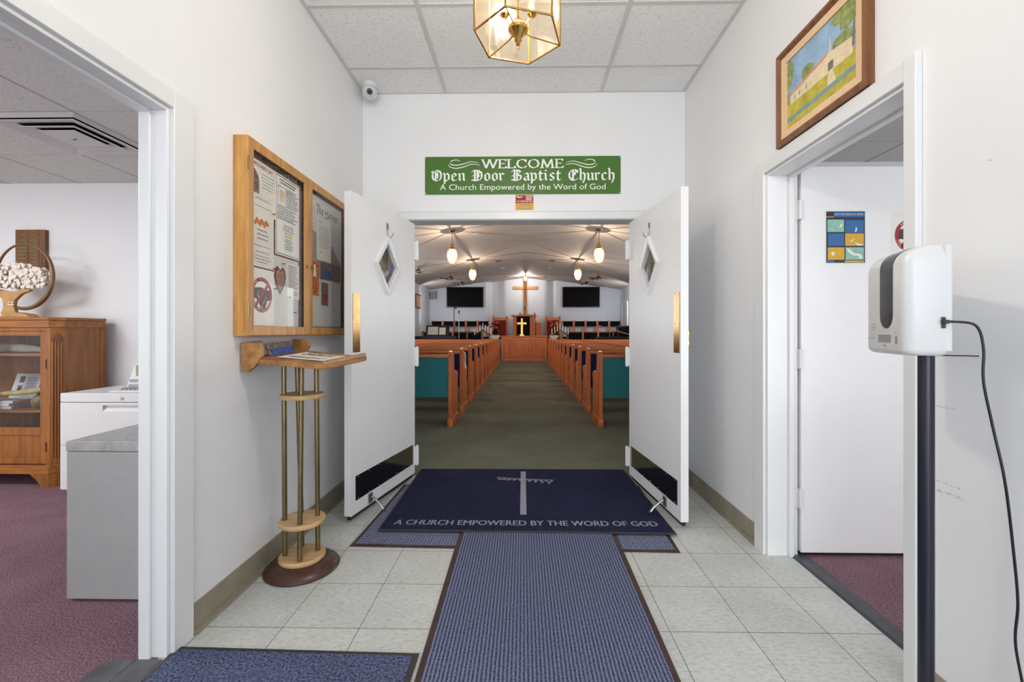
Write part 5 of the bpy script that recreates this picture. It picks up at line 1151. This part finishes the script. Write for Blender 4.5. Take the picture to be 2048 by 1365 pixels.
# gray steel cabinet
gc = thing('steel_cabinet', 'low gray steel filing cabinet just inside the office doorway', 'filing cabinet', (-1.74, 2.2, 0))
GX0, GX1, GY0, GY1, GZ = -1.962, -1.50, 1.846, 2.55, .690
p = MB(); p.box(GX0 + .002, GX1 - .002, GY0 + .002, GY1, .012, GZ - .046).box(GX0 + .02, GX1 - .02, GY0 + .02, GY1 - .02, 0, .012); p.build('cabinet_body', 'graymetal', gc, bevel=.003)
p = MB(); p.box(GX0, GX1, GY0, GY1, GZ - .044, GZ); p.build('top', 'graytop', gc, bevel=.003)
# ceiling diffuser
vx0, vx1, vy0, vy1 = -3.127, -2.565, 2.455, 3.020
vt = thing('ceiling_diffuser', 'square white air diffuser in the office ceiling', 'vent', (-2.846, 2.737, 2.416))
def ringz(mb, k0, z0, k1, z1, t=.003):
    cx_, cy_ = (vx0 + vx1) / 2, (vy0 + vy1) / 2; hx_, hy_ = (vx1 - vx0) / 2, (vy1 - vy0) / 2
    def sq(k, z): return [(cx_ - hx_ * k, cy_ - hy_ * k, z), (cx_ + hx_ * k, cy_ - hy_ * k, z), (cx_ + hx_ * k, cy_ + hy_ * k, z), (cx_ - hx_ * k, cy_ + hy_ * k, z)]
    o, i = sq(k0, z0), sq(k1, z1)
    for q in range(4):
        a, b, c_, d_ = o[q], o[(q + 1) % 4], i[(q + 1) % 4], i[q]
        mb.hexa([a, b, c_, d_], [up(a, t), up(b, t), up(c_, t), up(d_, t)])
p = MB(); ringz(p, 1.0, 2.412, .90, 2.398); p.build('outer_flange', 'grid', vt)
p = MB(); ringz(p, .885, 2.388, .62, 2.406); ringz(p, .615, 2.386, .42, 2.402); p.build('louver_cone', 'grid', vt)
p = MB(); ringz(p, .415, 2.386, .001, 2.386); p.build('center_plate', 'grid', vt)
p = MB(); ringz(p, .93, 2.4125, .001, 2.4125, .002); p.build('dark_throat', 'darkcloth', vt)
p = MB(); p.stroke([(-.02, .004), (-.008, .006), (.004, -.006), (.02, -.004)], (-2.85, 2.74, 2.3835), X_, Y_, (.002, .006), 1, 1, .002); p.build('paint_scratch', 'ink', vt)
# strike plate in the left jamb
sp = thing('strike_plate', 'worn brass strike plate in the white jamb of the office doorway', 'strike plate', (-1.36, LO1 - .018, 1.02))
p = MB(); p.cyl((-1.362, LO1 - .0185, 1.022), (-1.362, LO1 - .0205, 1.022), .024, n=20); p.build('paint_ring', 'trim', sp)
p = MB(); p.box(-1.372, -1.350, LO1 - .0225, LO1 - .0195, 1.003, 1.041); p.build('latch_hole', 'brassold', sp)

# ------------------------------------------------------------------ side room door and its posters
dd = thing('door_3', 'plain white door standing open inside the side room behind the sanitizer', 'door', (1.430, 2.283, 0), 0, None, 'structure')
p = MB(); p.box(1.434, 2.290, 2.2785, 2.3235, .020, 2.012); p.build('door_panel', 'doorpaint', dd, bevel=.002)
for z in (1.79, 1.02, .30):
    h = MB(); h.cyl((1.4285, 2.275, z - .05), (1.4285, 2.275, z + .05), .008, n=10); h.box(1.392, 1.426, 2.2835, 2.2865, z - .05, z + .05).box(1.432, 1.450, 2.276, 2.279, z - .05, z + .05)
    h.build('hinge', 'trim', dd, smooth=40)
p = MB(); p.box(1.438, 2.286, 2.29, 2.312, .006, .022); p.build('bottom_sweep', 'black', dd)
gp = thing('germ_poster', 'blue and mustard six-panel hygiene poster taped to the side room door', 'poster', (1.66, 2.2785, 1.517))
X0, X1, Zp0, Zp1 = 1.561, 1.758, 1.515, 1.780; YP = 2.2783
p = MB(); p.box(X0 - .006, X1 + .006, YP - .0006, YP, Zp0 - .006, Zp1 + .006); p.build('sheet', 'paper', gp)
def qd(mb, a, b, c_, d_, k): mb.prism([(X0 + (X1 - X0) * a, Zp0 + (Zp1 - Zp0) * c_), (X0 + (X1 - X0) * b, Zp0 + (Zp1 - Zp0) * c_), (X0 + (X1 - X0) * b, Zp0 + (Zp1 - Zp0) * d_), (X0 + (X1 - X0) * a, Zp0 + (Zp1 - Zp0) * d_)], (0, YP - .0006 - .0003 * k, 0), X_, Z_, (0, .0002, 0))
p = MB(); qd(p, 0, 1, 0, 1, 1); p.build('poster_ground', 'inknavy', gp)
for nm, m, rects in (('title_band', 'inkblue', [(.2, 1, .89, .99)]), ('picture_panel', 'inkblue', [(.49, .97, .58, .83), (.05, .46, .33, .57), (.02, .2, .01, .05)]),
                     ('picture_panel', 'inkteal', [(.03, .46, .60, .84), (.50, .97, .06, .30)]), ('picture_panel', 'inkgold', [(.49, .97, .33, .57), (.04, .47, .06, .30), (.48, .97, .01, .045), (0, .2, .885, .9)])):
    for q_ in rects:
        p = MB(); qd(p, *q_, 2); p.build(nm, m, gp)
p = MB(); p.text('LIMIT THE SPREAD OF GERMS', (X0 + (X1 - X0) * .58, YP - .0017, Zp0 + (Zp1 - Zp0) * .925), X_, Z_, .145, .0085)
def wp(pts, k=3): p.prism([(X0 + (X1 - X0) * a, Zp0 + (Zp1 - Zp0) * b) for a, b in pts], (0, YP - .0006 - .0003 * k, 0), X_, Z_, (0, .0002, 0))
wp([(.52, .29), (.60, .27), (.72, .19), (.90, .17), (.90, .13), (.70, .14), (.56, .21)]); wp([(.82, .15), (.90, .16), (.94, .09), (.86, .08)], 4); wp([(.60, .40), (.66, .45), (.74, .46), (.68, .42)]); wp([(.72, .40), (.97, .34), (.82, .335)]); wp(blob(.17, .18, .05, .04, 12, 2)); wp([(.74, .60), (.77, .70), (.80, .65), (.77, .60)]); wp([(.33, .70), (.40, .77), (.42, .73), (.36, .68)])
p.build('white_drawing', 'paper', gp)
rs = thing('handshake_poster', 'white sheet with a red no-handshake ring taped to the side room door behind the dispenser', 'sign', (1.995, 2.2785, 1.5))
p = MB(); p.box(1.893, 2.098, YP - .0006, YP, 1.505, 1.778); p.build('sheet', 'paper', rs)
no_handshake(rs, (1.995, YP - .0008, 1.655), X_, Z_, NY, .086, .0003)

# ------------------------------------------------------------------ nave: pews
PB, PS = 5.30, 0.95
def pew_at(name, label, x0, x1, yb, back):
    # aisle: x of the end nearest the aisle; the pew faces +y
    r = thing(name, label, 'pew', ((x0 + x1) / 2, yb, 0), 0, 'church pews')
    prof = [(0.0, .10), (.50, .10), (.485, .20), (.47, .50), (.495, .585), (.475, .635), (.42, .655), (.30, .650), (.205, .675), (.175, .76), (.165, .885), (.145, .918), (.09, .928), (.02, .915), (-.01, .88), (.0, .6)]
    for xe in (x0, x1 - .046):
        p = MB(); p.prism(prof, (xe, yb, 0), Y_, Z_, (.046, 0, 0)); p.prism([(-.015, 0), (.52, 0), (.52, .05), (.50, .105), (0, .105), (-.015, .05)], (xe - .008, yb, 0), Y_, Z_, (.062, 0, 0))
        e = p.build('end_panel', 'pew', r, bevel=.006)
        p = MB(); p.cyl((xe - .002, yb + .478, .605), (xe + .048, yb + .478, .605), .018, n=12); p.build('arm_scroll', 'pewx', e, smooth=40)
    a, b = x0 + .046, x1 - .046
    p = MB(); p.hexa([(a, yb + .035, .36), (b, yb + .035, .36), (b, yb + .055, .36), (a, yb + .055, .36)], [(a, yb + .018, .845), (b, yb + .018, .845), (b, yb + .038, .845), (a, yb + .038, .845)]); p.build('backrest', back, r)
    p = MB(); p.box(a, b, yb + .000, yb + .048, .843, .882); p.build('top_rail', 'pewx', r, bevel=.006)
    p = MB(); p.box(a, b, yb + .06, yb + .485, .375, .400).box(a, b, yb + .46, yb + .485, .33, .376); p.build('seat', 'pewx', r)
    p = MB(); p.box(a + .005, b - .005, yb + .075, yb + .480, .400, .455); p.build('seat_cushion', 'cushion', r, bevel=.015)
    p = MB(); p.hexa([(a + .005, yb + .056, .455), (b - .005, yb + .056, .455), (b - .005, yb + .085, .455), (a + .005, yb + .085, .455)], [(a + .005, yb + .040, .830), (b - .005, yb + .040, .830), (b - .005, yb + .062, .830), (a + .005, yb + .062, .830)]); p.build('back_cushion', 'cushion', r)
    return r
SIDE = {'l': (-4.15, -.862, 'left'), 'r': (.918, 4.25, 'right')}
for sd_, (x0, x1, nm) in SIDE.items():
    first = None
    for k in range(12):
        lb = ('wooden pew at the back with teal rear panel, %s of the aisle' % nm) if k == 0 else ('wooden pew facing the pulpit, %s row from the back, %s of the aisle' % (ORD[k], nm))
        if k == 0: pew_at('church_pew', lb, x0, x1, PB, 'teal')
        elif first is None: first = pew_at('church_pew', lb, x0, x1, PB + PS, 'cushion')
        else: dup(first, ((x0 + x1) / 2, PB + PS * k, 0), None, lb)
hb = MB(); hb.tube([(-.861, 6.46, .86), (-.852, 6.46, .80), (-.852, 6.46, .70)], .008, 8); hb.box(-.8618, -.842, 6.43, 6.47, .62, .70)
tag(hb.build('counter_tag', 'candle', None), 'small tag hanging on the end of a pew left of the aisle', 'tag')

# ------------------------------------------------------------------ nave: pendants
def pendant(name, label, x, y, zc, power, s=1.0, col=(1.0, .82, .62)):
    r = thing(name, label, 'pendant light', (x, y, zc), 0, 'cut-glass pendants of the nave')
    zt = navez(x) - .004
    p = MB(); p.lathe([(.02, -.03), (.06, -.018), (.075, 0)], (x, y, zt), 16); p.build('ceiling_canopy', 'brass', r, smooth=40)
    p = MB(); p.tube([(x, y, zc + .30 * s), (x, y, zt - .01)], .009, 6); p.build('chain', 'brass', r)
    p = MB(); p.lathe([(a * s, h * s) for a, h in [(.075, .165), (.082, .18), (.06, .21), (.045, .26), (.02, .30), (.012, .33)]], (x, y, zc), 12); p.build('brass_cap', 'brass', r)
    gprof = [(a * s, h * s) for a, h in [(.018, -.185), (.065, -.15), (.108, -.05), (.122, .03), (.108, .12), (.078, .168)]]
    p = MB(); p.lathe(gprof, (x, y, zc), 8); gl = p.build('glass_globe', 'globe', r)
    p = MB()
    for k in range(8):
        a = math.pi / 4 * k
        p.tube([(x + r_ * 1.012 * math.cos(a), y + r_ * 1.012 * math.sin(a), zc + z) for r_, z in gprof], .0065, 5)  # ribs added around the bulb to throw streaked shadows on the ceiling
    p.lathe([(.006 * s, -.21 * s), (.016 * s, -.20 * s), (.02 * s, -.185 * s)], (x, y, zc), 10); p.build('streak_ribs', 'brass', r)
    p = MB(); p.ball((x, y, zc - .06 * s), .032 * s, 12, 8, (1, 1, 1.4)); p.build('bulb', 'globebulb', r, smooth=60)
    lamp('pendant_light', (x, y, zc + .02 * s), power, col, .004, r)
    return r
pendant('pendant_lamp', 'cut-glass pendant lamp nearest the doors, left of the aisle', -1.69, 10.4, 2.955, 46)
pendant('pendant_lamp', 'cut-glass pendant lamp nearest the doors, right of the aisle', 1.80, 10.4, 2.965, 46)
pendant('pendant_lamp', 'cut-glass pendant lamp farther up the nave, left of the aisle', -1.685, 14.6, 3.06, 46)
pendant('pendant_lamp', 'cut-glass pendant lamp farther up the nave, right of the aisle', 1.825, 14.6, 3.06, 46)
pendant('pendant_lamp', 'pendant lamp on the ridge in front of the wall cross', .11, 20.3, 3.615, 70, .6, (1.0, .95, .9))

# ------------------------------------------------------------------ nave: far end
cr = thing('wall_cross', 'large wooden cross on the wall behind the pulpit', 'cross', (.11, 21.5, 1.92))
p = MB(); p.box(.043, .178, 21.43, 21.499, 1.92, 3.68); p.build('upright', 'crosswood', cr, bevel=.008)
p = MB(); p.box(-.468, .709, 21.415, 21.48, 3.242, 3.387); p.build('crossarm', wood('wall_cross_arm', (172, 110, 46), (214, 152, 80), 'x', .4), cr, bevel=.008)
for nm, x0, x1 in (('left', -3.66, -1.90), ('right', 1.89, 3.66)):
    t = thing('wall_television', 'black wall television on the %s of the wooden cross' % nm, 'television', ((x0 + x1) / 2, 21.0, 2.33), 0, 'televisions flanking the cross')
    p = MB(); p.box(x0, x1, 20.90, 20.985, 2.325, 3.30); p.build('bezel', 'black', t, bevel=.006)
    p = MB(); p.box(x0 + .03, x1 - .03, 20.897, 20.902, 2.37, 3.275); p.build('screen', 'screen', t)
ct = thing('communion_table', 'broad wooden table front with panels at the head of the aisle', 'table', (.04, 17.75, 0))
p = MB(); p.box(-.84, .92, 17.52, 17.56, .05, .93).box(-.84, -.80, 17.56, 18.1, .0, .93).box(.88, .92, 17.56, 18.1, 0, .93); p.build('front_panel', 'pew', ct)
p = MB(); p.box(-.87, -.80, 17.50, 17.54, 0, .95).box(.88, .95, 17.50, 17.54, 0, .95).box(-.80, .88, 17.50, 17.53, .84, .95).box(-.80, .88, 17.50, 17.53, 0, .06); p.build('frame', 'pewx', ct, bevel=.004)
p = MB(); p.box(-.90, .98, 17.45, 18.15, .95, .995); p.build('table_top', 'pewx', ct, bevel=.008)
bc = thing('altar_cross', 'standing brass cross on the table in front of the pulpit', 'cross', (-.05, 17.75, .995))
p = MB(); p.box(-.085, -.005, 17.73, 17.77, 1.06, 1.71); p.build('upright', 'brass', bc); p = MB(); p.box(-.235, .145, 17.726, 17.774, 1.46, 1.54); p.build('crossarm', 'brass', bc)
p = MB(); p.box(-.14, .05, 17.68, 17.82, .995, 1.03).box(-.11, .02, 17.70, 17.80, 1.03, 1.06); p.build('base', 'brass', bc)
op = thing('offering_plate', 'brass offering plate on edge beside the standing brass cross', 'plate', (-.19, 17.9, 1.0))
p = MB(); p.lathe([(.10, 0), (.12, .03), (.14, .06), (.15, .07)], (-.17, 17.95, .995), 20); p.build('bowl', 'brass', op, smooth=40)
pu = thing('pulpit', 'wooden pulpit with black hanging cloth, behind the communion table', 'pulpit', (.06, 19.6, .42))
p = MB(); p.box(-.44, -.28, 19.25, 19.9, .42, 1.84).box(.30, .52, 19.25, 19.9, .42, 1.84).box(-.28, .30, 19.32, 19.9, .42, 1.80); p.build('pulpit_body', 'pew', pu, bevel=.01)
p = MB(); p.box(-.52, .60, 19.20, 19.95, 1.84, 1.90); p.build('pulpit_top', 'pewx', pu, bevel=.01)
p = MB(); p.box(-.27, .29, 19.28, 19.33, .80, 1.86); p.build('cloth', 'darkcloth', pu)
sb = thing('lectern', 'small wooden lectern box to the right of the pulpit', 'lectern', (.72, 19.6, .42))
p = MB(); p.box(.56, .82, 19.35, 19.8, .42, 1.54); p.build('box', 'pew', sb, bevel=.008); p = MB(); p.hexa([(.53, 19.3, 1.54), (.86, 19.3, 1.54), (.86, 19.82, 1.62), (.53, 19.82, 1.62)], [(.53, 19.3, 1.57), (.86, 19.3, 1.57), (.86, 19.82, 1.65), (.53, 19.82, 1.65)]); p.build('slanted_top', 'pewx', sb)
mc = thing('pulpit_microphone', 'small black microphone rising above the pulpit in front of the cross', 'microphone', (.07, 19.4, 1.9))
p = MB(); p.tube([(.09, 19.5, 1.90), (.085, 19.45, 2.05), (.07, 19.4, 2.14)], .012, 6); p.build('gooseneck', 'steelrod', mc); p = MB(); p.cyl((.07, 19.4, 2.12), (.065, 19.38, 2.28), .03, .022, 8); p.build('capsule', 'black', mc)
def throne(name, label, x0, x1, zt, y=20.3):
    r = thing(name, label, 'chair', ((x0 + x1) / 2, y, .42), 0, 'high-backed pulpit chairs'); w_ = .085
    for x in (x0, x1 - w_):
        p = MB(); p.box(x, x + w_, y + .5, y + .58, .42, zt).box(x, x + w_, y, y + .07, .42, 1.08).box(x, x + w_, y, y + .55, 1.06, 1.11); p.lathe([(.03, 0), (.045, .03), (.02, .07)], (x + w_ / 2, y + .54, zt), 8); p.build('side_frame', 'pew', r)
    p = MB(); p.box(x0 + w_, x1 - w_, y + .5, y + .57, zt - .16, zt - .02); p.build('crest_rail', 'pewx', r)
    p = MB(); p.box(x0 + w_, x1 - w_, y + .48, y + .55, .95, zt - .16); p.build('backrest', 'redcloth', r)
    p = MB(); p.box(x0 + w_, x1 - w_, y + .02, y + .5, .80, .92); p.build('seat', 'redcloth', r)
    return r
throne('pulpit_chair', 'high-backed wine-red chair left of the pulpit', -1.45, -.72, 1.86)
throne('pulpit_chair', 'high-backed wine-red chair right of the pulpit', 1.05, 1.78, 1.86)
throne('pulpit_chair', 'tallest wine-red chair directly behind the pulpit', -.18, .60, 2.0)
for nm, x in (('left', -1.12), ('right', 1.245)):
    pd = thing('flower_pedestal', 'white column pedestal for flowers on the %s of the communion table' % nm, 'pedestal', (x, 17.7, 0), 0, 'flower pedestals')
    p = MB(); p.box(x - .17, x + .17, 17.53, 17.87, .93, 1.02).box(x - .13, x + .13, 17.57, 17.83, .86, .93); p.build('cap', 'candle', pd)
    p = MB(); p.lathe([(.10, .10), (.075, .12), (.07, .8), (.10, .86)], (x, 17.7, 0), 14); p.build('shaft', 'paper3', pd, smooth=40)
    p = MB(); p.box(x - .14, x + .14, 17.56, 17.84, 0, .10); p.build('plinth', 'darkbase', pd)
    fl = thing('flower_arrangement', ('red and orange flowers in a dark vase on the pedestal to the %s' % nm), 'flowers', (x, 17.7, 1.02), 0, 'pedestal flowers')
    p = MB(); p.lathe([(.05, 0), (.10, .05), (.12, .14), (.07, .22), (.09, .26)], (x, 17.7, 1.02), 12); p.build('vase', 'blackgloss', fl, smooth=40)
    rr = random.Random(3 if nm == 'left' else 4); p = MB(); q = MB(); l = MB()
    for k in range(9):
        (p if k % 2 else q).ball((x + rr.uniform(-.17, .17), 17.7 + rr.uniform(-.1, .1), 1.42 + rr.uniform(-.09, .16)), rr.uniform(.04, .06), 8, 5)
    for k in range(12): l.ball((x + rr.uniform(-.2, .2), 17.7 + rr.uniform(-.1, .12), 1.33 + rr.uniform(-.08, .2)), rr.uniform(.05, .075), 6, 4, (1, 1, .5))
    p.build('red_blooms', 'flowerred', fl); q.build('orange_blooms', 'flowerorange' if nm == 'right' else 'flowerred', fl); l.build('leaves', 'leafdark', fl)
for nm, x in (('left', -1.58), ('right', 1.45)):
    cb = thing('candelabrum', 'gabled brass candelabrum with seven ivory candles, %s of the pulpit' % nm, 'candelabrum', (x, 17.15, 0), 0, 'candelabra')
    p = MB(); p.lathe([(.17, 0), (.15, .03), (.03, .06)], (x, 17.15, 0), 14).cyl((x, 17.15, .05), (x, 17.15, 1.22), .02, n=8); p.build('stem', 'brassold', cb, smooth=40)
    p = MB(); m_ = 'brass' if nm == 'right' else 'brassold'
    p.tube([(x - .33, 17.15, 1.02), (x, 17.15, 1.23), (x + .33, 17.15, 1.02)], .025, 6); p.build('arms', m_, cb)
    for k in range(-3, 4):
        h = 1.23 - .21 * abs(k) / 3; p = MB(); p.cyl((x + .105 * k, 17.15, h + .02), (x + .105 * k, 17.15, h + .27), .018, n=8); p.build('candle', 'candle', cb, smooth=40)
def choir_chair(x, y, label):
    r = thing('choir_chair', label, 'chair', (x, y, .42), 0, 'choir chairs')
    for s_ in (-1, 1):
        p = MB(); p.box(x + s_ * .24 - .025, x + s_ * .24 + .025, y + .40, y + .45, .42, 1.70); p.build('back_post', 'pew', r)
        p = MB(); p.box(x + s_ * .24 - .025, x + s_ * .24 + .025, y, y + .05, .42, .86); p.build('front_leg', 'pew', r)
    p = MB(); p.box(x - .23, x + .23, y + .38, y + .43, 1.42, 1.66); p.build('backrest', 'darkcloth', r, bevel=.02)
    p = MB(); p.box(x - .25, x + .25, y, y + .44, .84, .92); p.build('seat', 'darkcloth', r, bevel=.02)
    return r
base = None
for nm, xs in (('left', [-4.10 + .555 * k for k in range(5)]), ('right', [2.13 + .555 * k for k in range(5)])):
    for k, x in enumerate(xs):
        lb = 'dark-cushioned choir chair in the raised row %s of the pulpit, %s from the %s' % (nm, ORD[k], 'side wall' if nm == 'left' else 'pulpit')
        if base is None: base = choir_chair(x, 20.35, lb)
        else: dup(base, (x, 20.35, .42), None, lb)
for nm, x0, x1 in (('left', -4.40, -1.75), ('right', 1.9, 4.62)):
    t = thing('choir_rail', 'low black-panelled modesty rail in front of the choir chairs on the %s' % nm, 'rail', ((x0 + x1) / 2, 19.1, .42), 0, 'choir rails')
    p = MB(); p.box(x0, x1, 19.06, 19.10, .42, 1.12); p.build('panel', 'darkcloth', t)
    p = MB(); p.box(x0, x1, 19.04, 19.12, 1.12, 1.17); p.build('cap_rail', 'walnutz', t)
    for k in range(5):
        p = MB(); xx = x0 + (x1 - x0 - .08) * k / 4; p.box(xx, xx + .08, 19.03, 19.13, .42, 1.19); p.build('post', 'pew' if k in (1, 2) else 'walnutz', t)
kb = thing('keyboard_piano', 'black digital piano left of the aisle front with sheet music on it', 'piano', (-3.6, 17.6, 0))
p = MB(); p.box(-4.42, -2.66, 17.35, 17.85, .62, .98); p.build('case', 'black', kb, bevel=.01)
for x in (-4.38, -2.78):
    p = MB(); p.box(x, x + .08, 17.4, 17.8, 0, .62); p.build('leg', 'black', kb)
p = MB(); p.hexa([(-3.95, 17.7, .98), (-3.0, 17.7, .98), (-3.0, 17.73, .98), (-3.95, 17.73, .98)], [(-3.95, 17.82, 1.42), (-3.0, 17.82, 1.42), (-3.0, 17.85, 1.42), (-3.95, 17.85, 1.42)]); p.build('music_desk', 'black', kb)
for i, (x0, x1, zt, m, lb) in enumerate([(-3.86, -3.44, 1.36, 'paper2', 'open cream hymn book on the music desk of the black piano'), (-3.40, -3.14, 1.33, 'paper', 'loose white sheet music beside the hymn book on the piano')]):
    p = MB(); p.hexa([(x0, 17.66, 1.04), (x1, 17.66, 1.04), (x1, 17.68, 1.04), (x0, 17.68, 1.04)], [(x0, 17.74, zt), (x1, 17.74, zt), (x1, 17.76, zt), (x0, 17.76, zt)]); tag(p.build('sheet_music', m, None), lb, 'sheet music')
for i, (x, zt, m, lb) in enumerate([(-2.70, 2.05, 'black', 'black microphone stand with bent top left of the pulpit'), (-2.45, 1.86, 'steelrod', 'silver microphone stand left of the pulpit')]):
    yy = 17.1 if i == 0 else 16.7
    t = thing('microphone_stand', lb, 'microphone stand', (x, yy, 0))
    p = MB(); p.lathe([(.14, 0), (.13, .02), (.02, .03)], (x, yy, 0), 14).cyl((x, yy, .02), (x, yy, zt), .016, n=8); p.build('stand', m, t, smooth=40)
    p = MB(); 
    if i == 0: p.tube([(x, yy, zt), (x + .03, yy - .03, zt + .04), (x + .10, yy - .07, zt + .03)], .022, 8)
    else: p.cyl((x, yy, zt - .02), (x, yy - .02, zt + .12), .022, .03, 8)
    p.build('microphone', 'black', t, smooth=40)
gpn = thing('grand_piano', 'dark grand piano with a raised brown lid right of the pulpit', 'piano', (3.6, 17.6, 0))
p = MB(); p.prism([(2.9, 17.0), (4.45, 17.0), (4.45, 18.3), (3.9, 18.6), (3.3, 18.3), (2.9, 17.9)], (0, 0, .62), X_, Y_, (0, 0, .34)); p.build('case', 'blackgloss', gpn, bevel=.01)
p = MB(); p.hexa([(3.05, 18.0, 1.40), (4.25, 17.3, 1.02), (4.25, 17.32, 1.02), (3.05, 18.02, 1.40)], [(3.05, 18.0, 1.44), (4.25, 17.3, 1.06), (4.25, 17.32, 1.06), (3.05, 18.02, 1.44)]); p.build('lid', 'pewx', gpn)
p = MB(); p.hexa([(2.95, 18.15, 1.16), (3.05, 18.15, 1.16), (3.05, 18.2, 1.16), (2.95, 18.2, 1.16)], [(2.95, 18.15, 1.42), (3.05, 18.15, 1.42), (3.05, 18.2, 1.42), (2.95, 18.2, 1.42)]) if False else None
p = MB(); p.cyl((3.5, 17.75, .95), (3.5, 17.75, 1.26), .014, n=6); p.build('lid_prop', 'brassold', gpn)
for x, y in ((3.0, 17.1), (4.35, 17.1), (3.9, 18.35)):
    p = MB(); p.cyl((x, y, 0), (x, y, .63), .05, n=8); p.build('leg', 'blackgloss', gpn)
am = thing('amplifier', 'black speaker cabinet by the wall beyond the grand piano', 'speaker', (4.3, 18.8, 0))
p = MB(); p.box(4.02, 4.60, 18.62, 18.98, 0, 1.42); p.build('cabinet', 'black', am, bevel=.01); p = MB(); p.box(4.06, 4.56, 18.61, 18.625, .1, 1.36); p.build('grille_cloth', 'darkcloth', am)
sp_ = thing('wall_speaker', 'small gray speaker high in the corner left of the television', 'speaker', (-4.27, 20.9, 2.75))
p = MB(); p.box(-4.40, -4.14, 20.70, 20.96, 2.74, 3.06); p.build('cabinet', 'recess', sp_, bevel=.01); p = MB(); p.box(-4.37, -4.17, 20.69, 20.705, 2.77, 3.03); p.build('grille_cloth', 'inksoft', sp_)
wc = thing('wall_camera', 'small white camera above the right television corner', 'camera', (3.93, 20.95, 3.28))
p = MB(); p.box(3.86, 3.98, 20.80, 20.99, 3.27, 3.34).cyl((3.92, 20.9, 3.27), (3.92, 20.9, 3.18), .035, n=8); p.build('housing', 'white', wc)
pf = thing('framed_picture', 'small framed picture on the left wall of the nave', 'picture', (NL, 18.4, 2.3))
p = MB(); p.box(NL, NL + .03, 18.0, 18.9, 2.15, 2.75); p.build('frame', 'walnutz', pf); p = MB(); p.box(NL + .03, NL + .034, 18.06, 18.84, 2.21, 2.69); p.build('print', 'linen', pf)
sd4 = thing('door_4', 'side door with white frame in the right wall near the choir', 'door', (NR, 20.0, 0), 0, None, 'structure')
p = MB(); p.box(NR - .03, NR, 19.55, 20.45, .42, 2.45); p.build('door_panel', 'nave', sd4); p = MB(); p.box(NR - .05, NR, 19.47, 19.55, .42, 2.53).box(NR - .05, NR, 20.45, 20.53, .42, 2.53).box(NR - .05, NR, 19.55, 20.45, 2.45, 2.53); p.build('casing', 'trim', sd4)
def fan(x, y, z, label, m):
    t = thing('ceiling_fan', label, 'ceiling fan', (x, y, z), 0, 'ceiling fans')
    p = MB(); p.lathe([(.03, -.06), (.09, -.05), (.11, 0), (.06, .06), (.02, .08)], (x, y, z), 12).cyl((x, y, z + .06), (x, y, navez(x)), .014, n=6); p.build('motor', 'brassold', t, smooth=40)
    for k in range(4):
        a = math.pi / 2 * k + .5; d = V((math.cos(a), math.sin(a), 0)); w_ = V((-math.sin(a), math.cos(a), .25)).normalized(); c_ = V((x, y, z - .02)); p = MB()
        p.hexa([c_ + d * .10 - w_ * .045, c_ + d * .44 - w_ * .065, c_ + d * .44 + w_ * .065, c_ + d * .10 + w_ * .045], [q + V((0, 0, .008)) for q in (c_ + d * .10 - w_ * .045, c_ + d * .44 - w_ * .065, c_ + d * .44 + w_ * .065, c_ + d * .10 + w_ * .045)]); p.build('blade', m, t)
fan(-2.75, 16.6, 3.20, 'brown ceiling fan left of the far pendant', 'walnutz'); fan(-2.6, 18.6, 3.22, 'brown ceiling fan in front of the left television', 'walnutz')
fan(2.85, 16.6, 3.20, 'brown ceiling fan right of the far pendant', 'walnutz'); fan(2.7, 18.6, 3.22, 'brown ceiling fan in front of the right television', 'walnutz'); fan(-3.45, 14.4, 3.16, 'white ceiling fan by the left wall of the nave', 'white')
def spot(x, y, label, m, w_=.09):
    z = navez(x); sl = (RZ - EZ) / 4.6 * (1 if x < RX else -1); t = MB()
    def pt(dx, dy, k): return (x + dx, y + dy, z + sl * dx - .004 - k)
    n = 14; t.add([pt(w_ * math.cos(2 * math.pi * i / n), w_ * 1.6 * math.sin(2 * math.pi * i / n), k) for k in (0, .010) for i in range(n)], [tuple(range(n)), tuple(range(n, 2 * n))] + [(i, (i + 1) % n, n + (i + 1) % n, n + i) for i in range(n)])
    tag(t.build('recessed_light' if m == 'white' else 'ceiling_vent', m, None), label, 'ceiling light' if m == 'white' else 'vent', 'fittings flush with the nave ceiling')
spot(-1.17, 11.0, 'white disc flush with the ceiling beside the nearer left pendant', 'white')
spot(-.80, 17.3, 'white disc flush with the ceiling, left of the ridge near the cross', 'white'); spot(1.05, 17.3, 'white disc flush with the ceiling, right of the ridge near the cross', 'white')
spot(-.88, 15.6, 'dark vent in the ceiling left of the ridge, nearer the doors', 'darkbase', .10); spot(1.04, 15.6, 'dark vent in the ceiling right of the ridge, nearer the doors', 'darkbase', .10)
spot(-.78, 20.2, 'dark vent in the ceiling left of the ridge, above the pulpit', 'darkbase', .10); spot(1.02, 20.2, 'dark vent in the ceiling right of the ridge, above the pulpit', 'darkbase', .10)
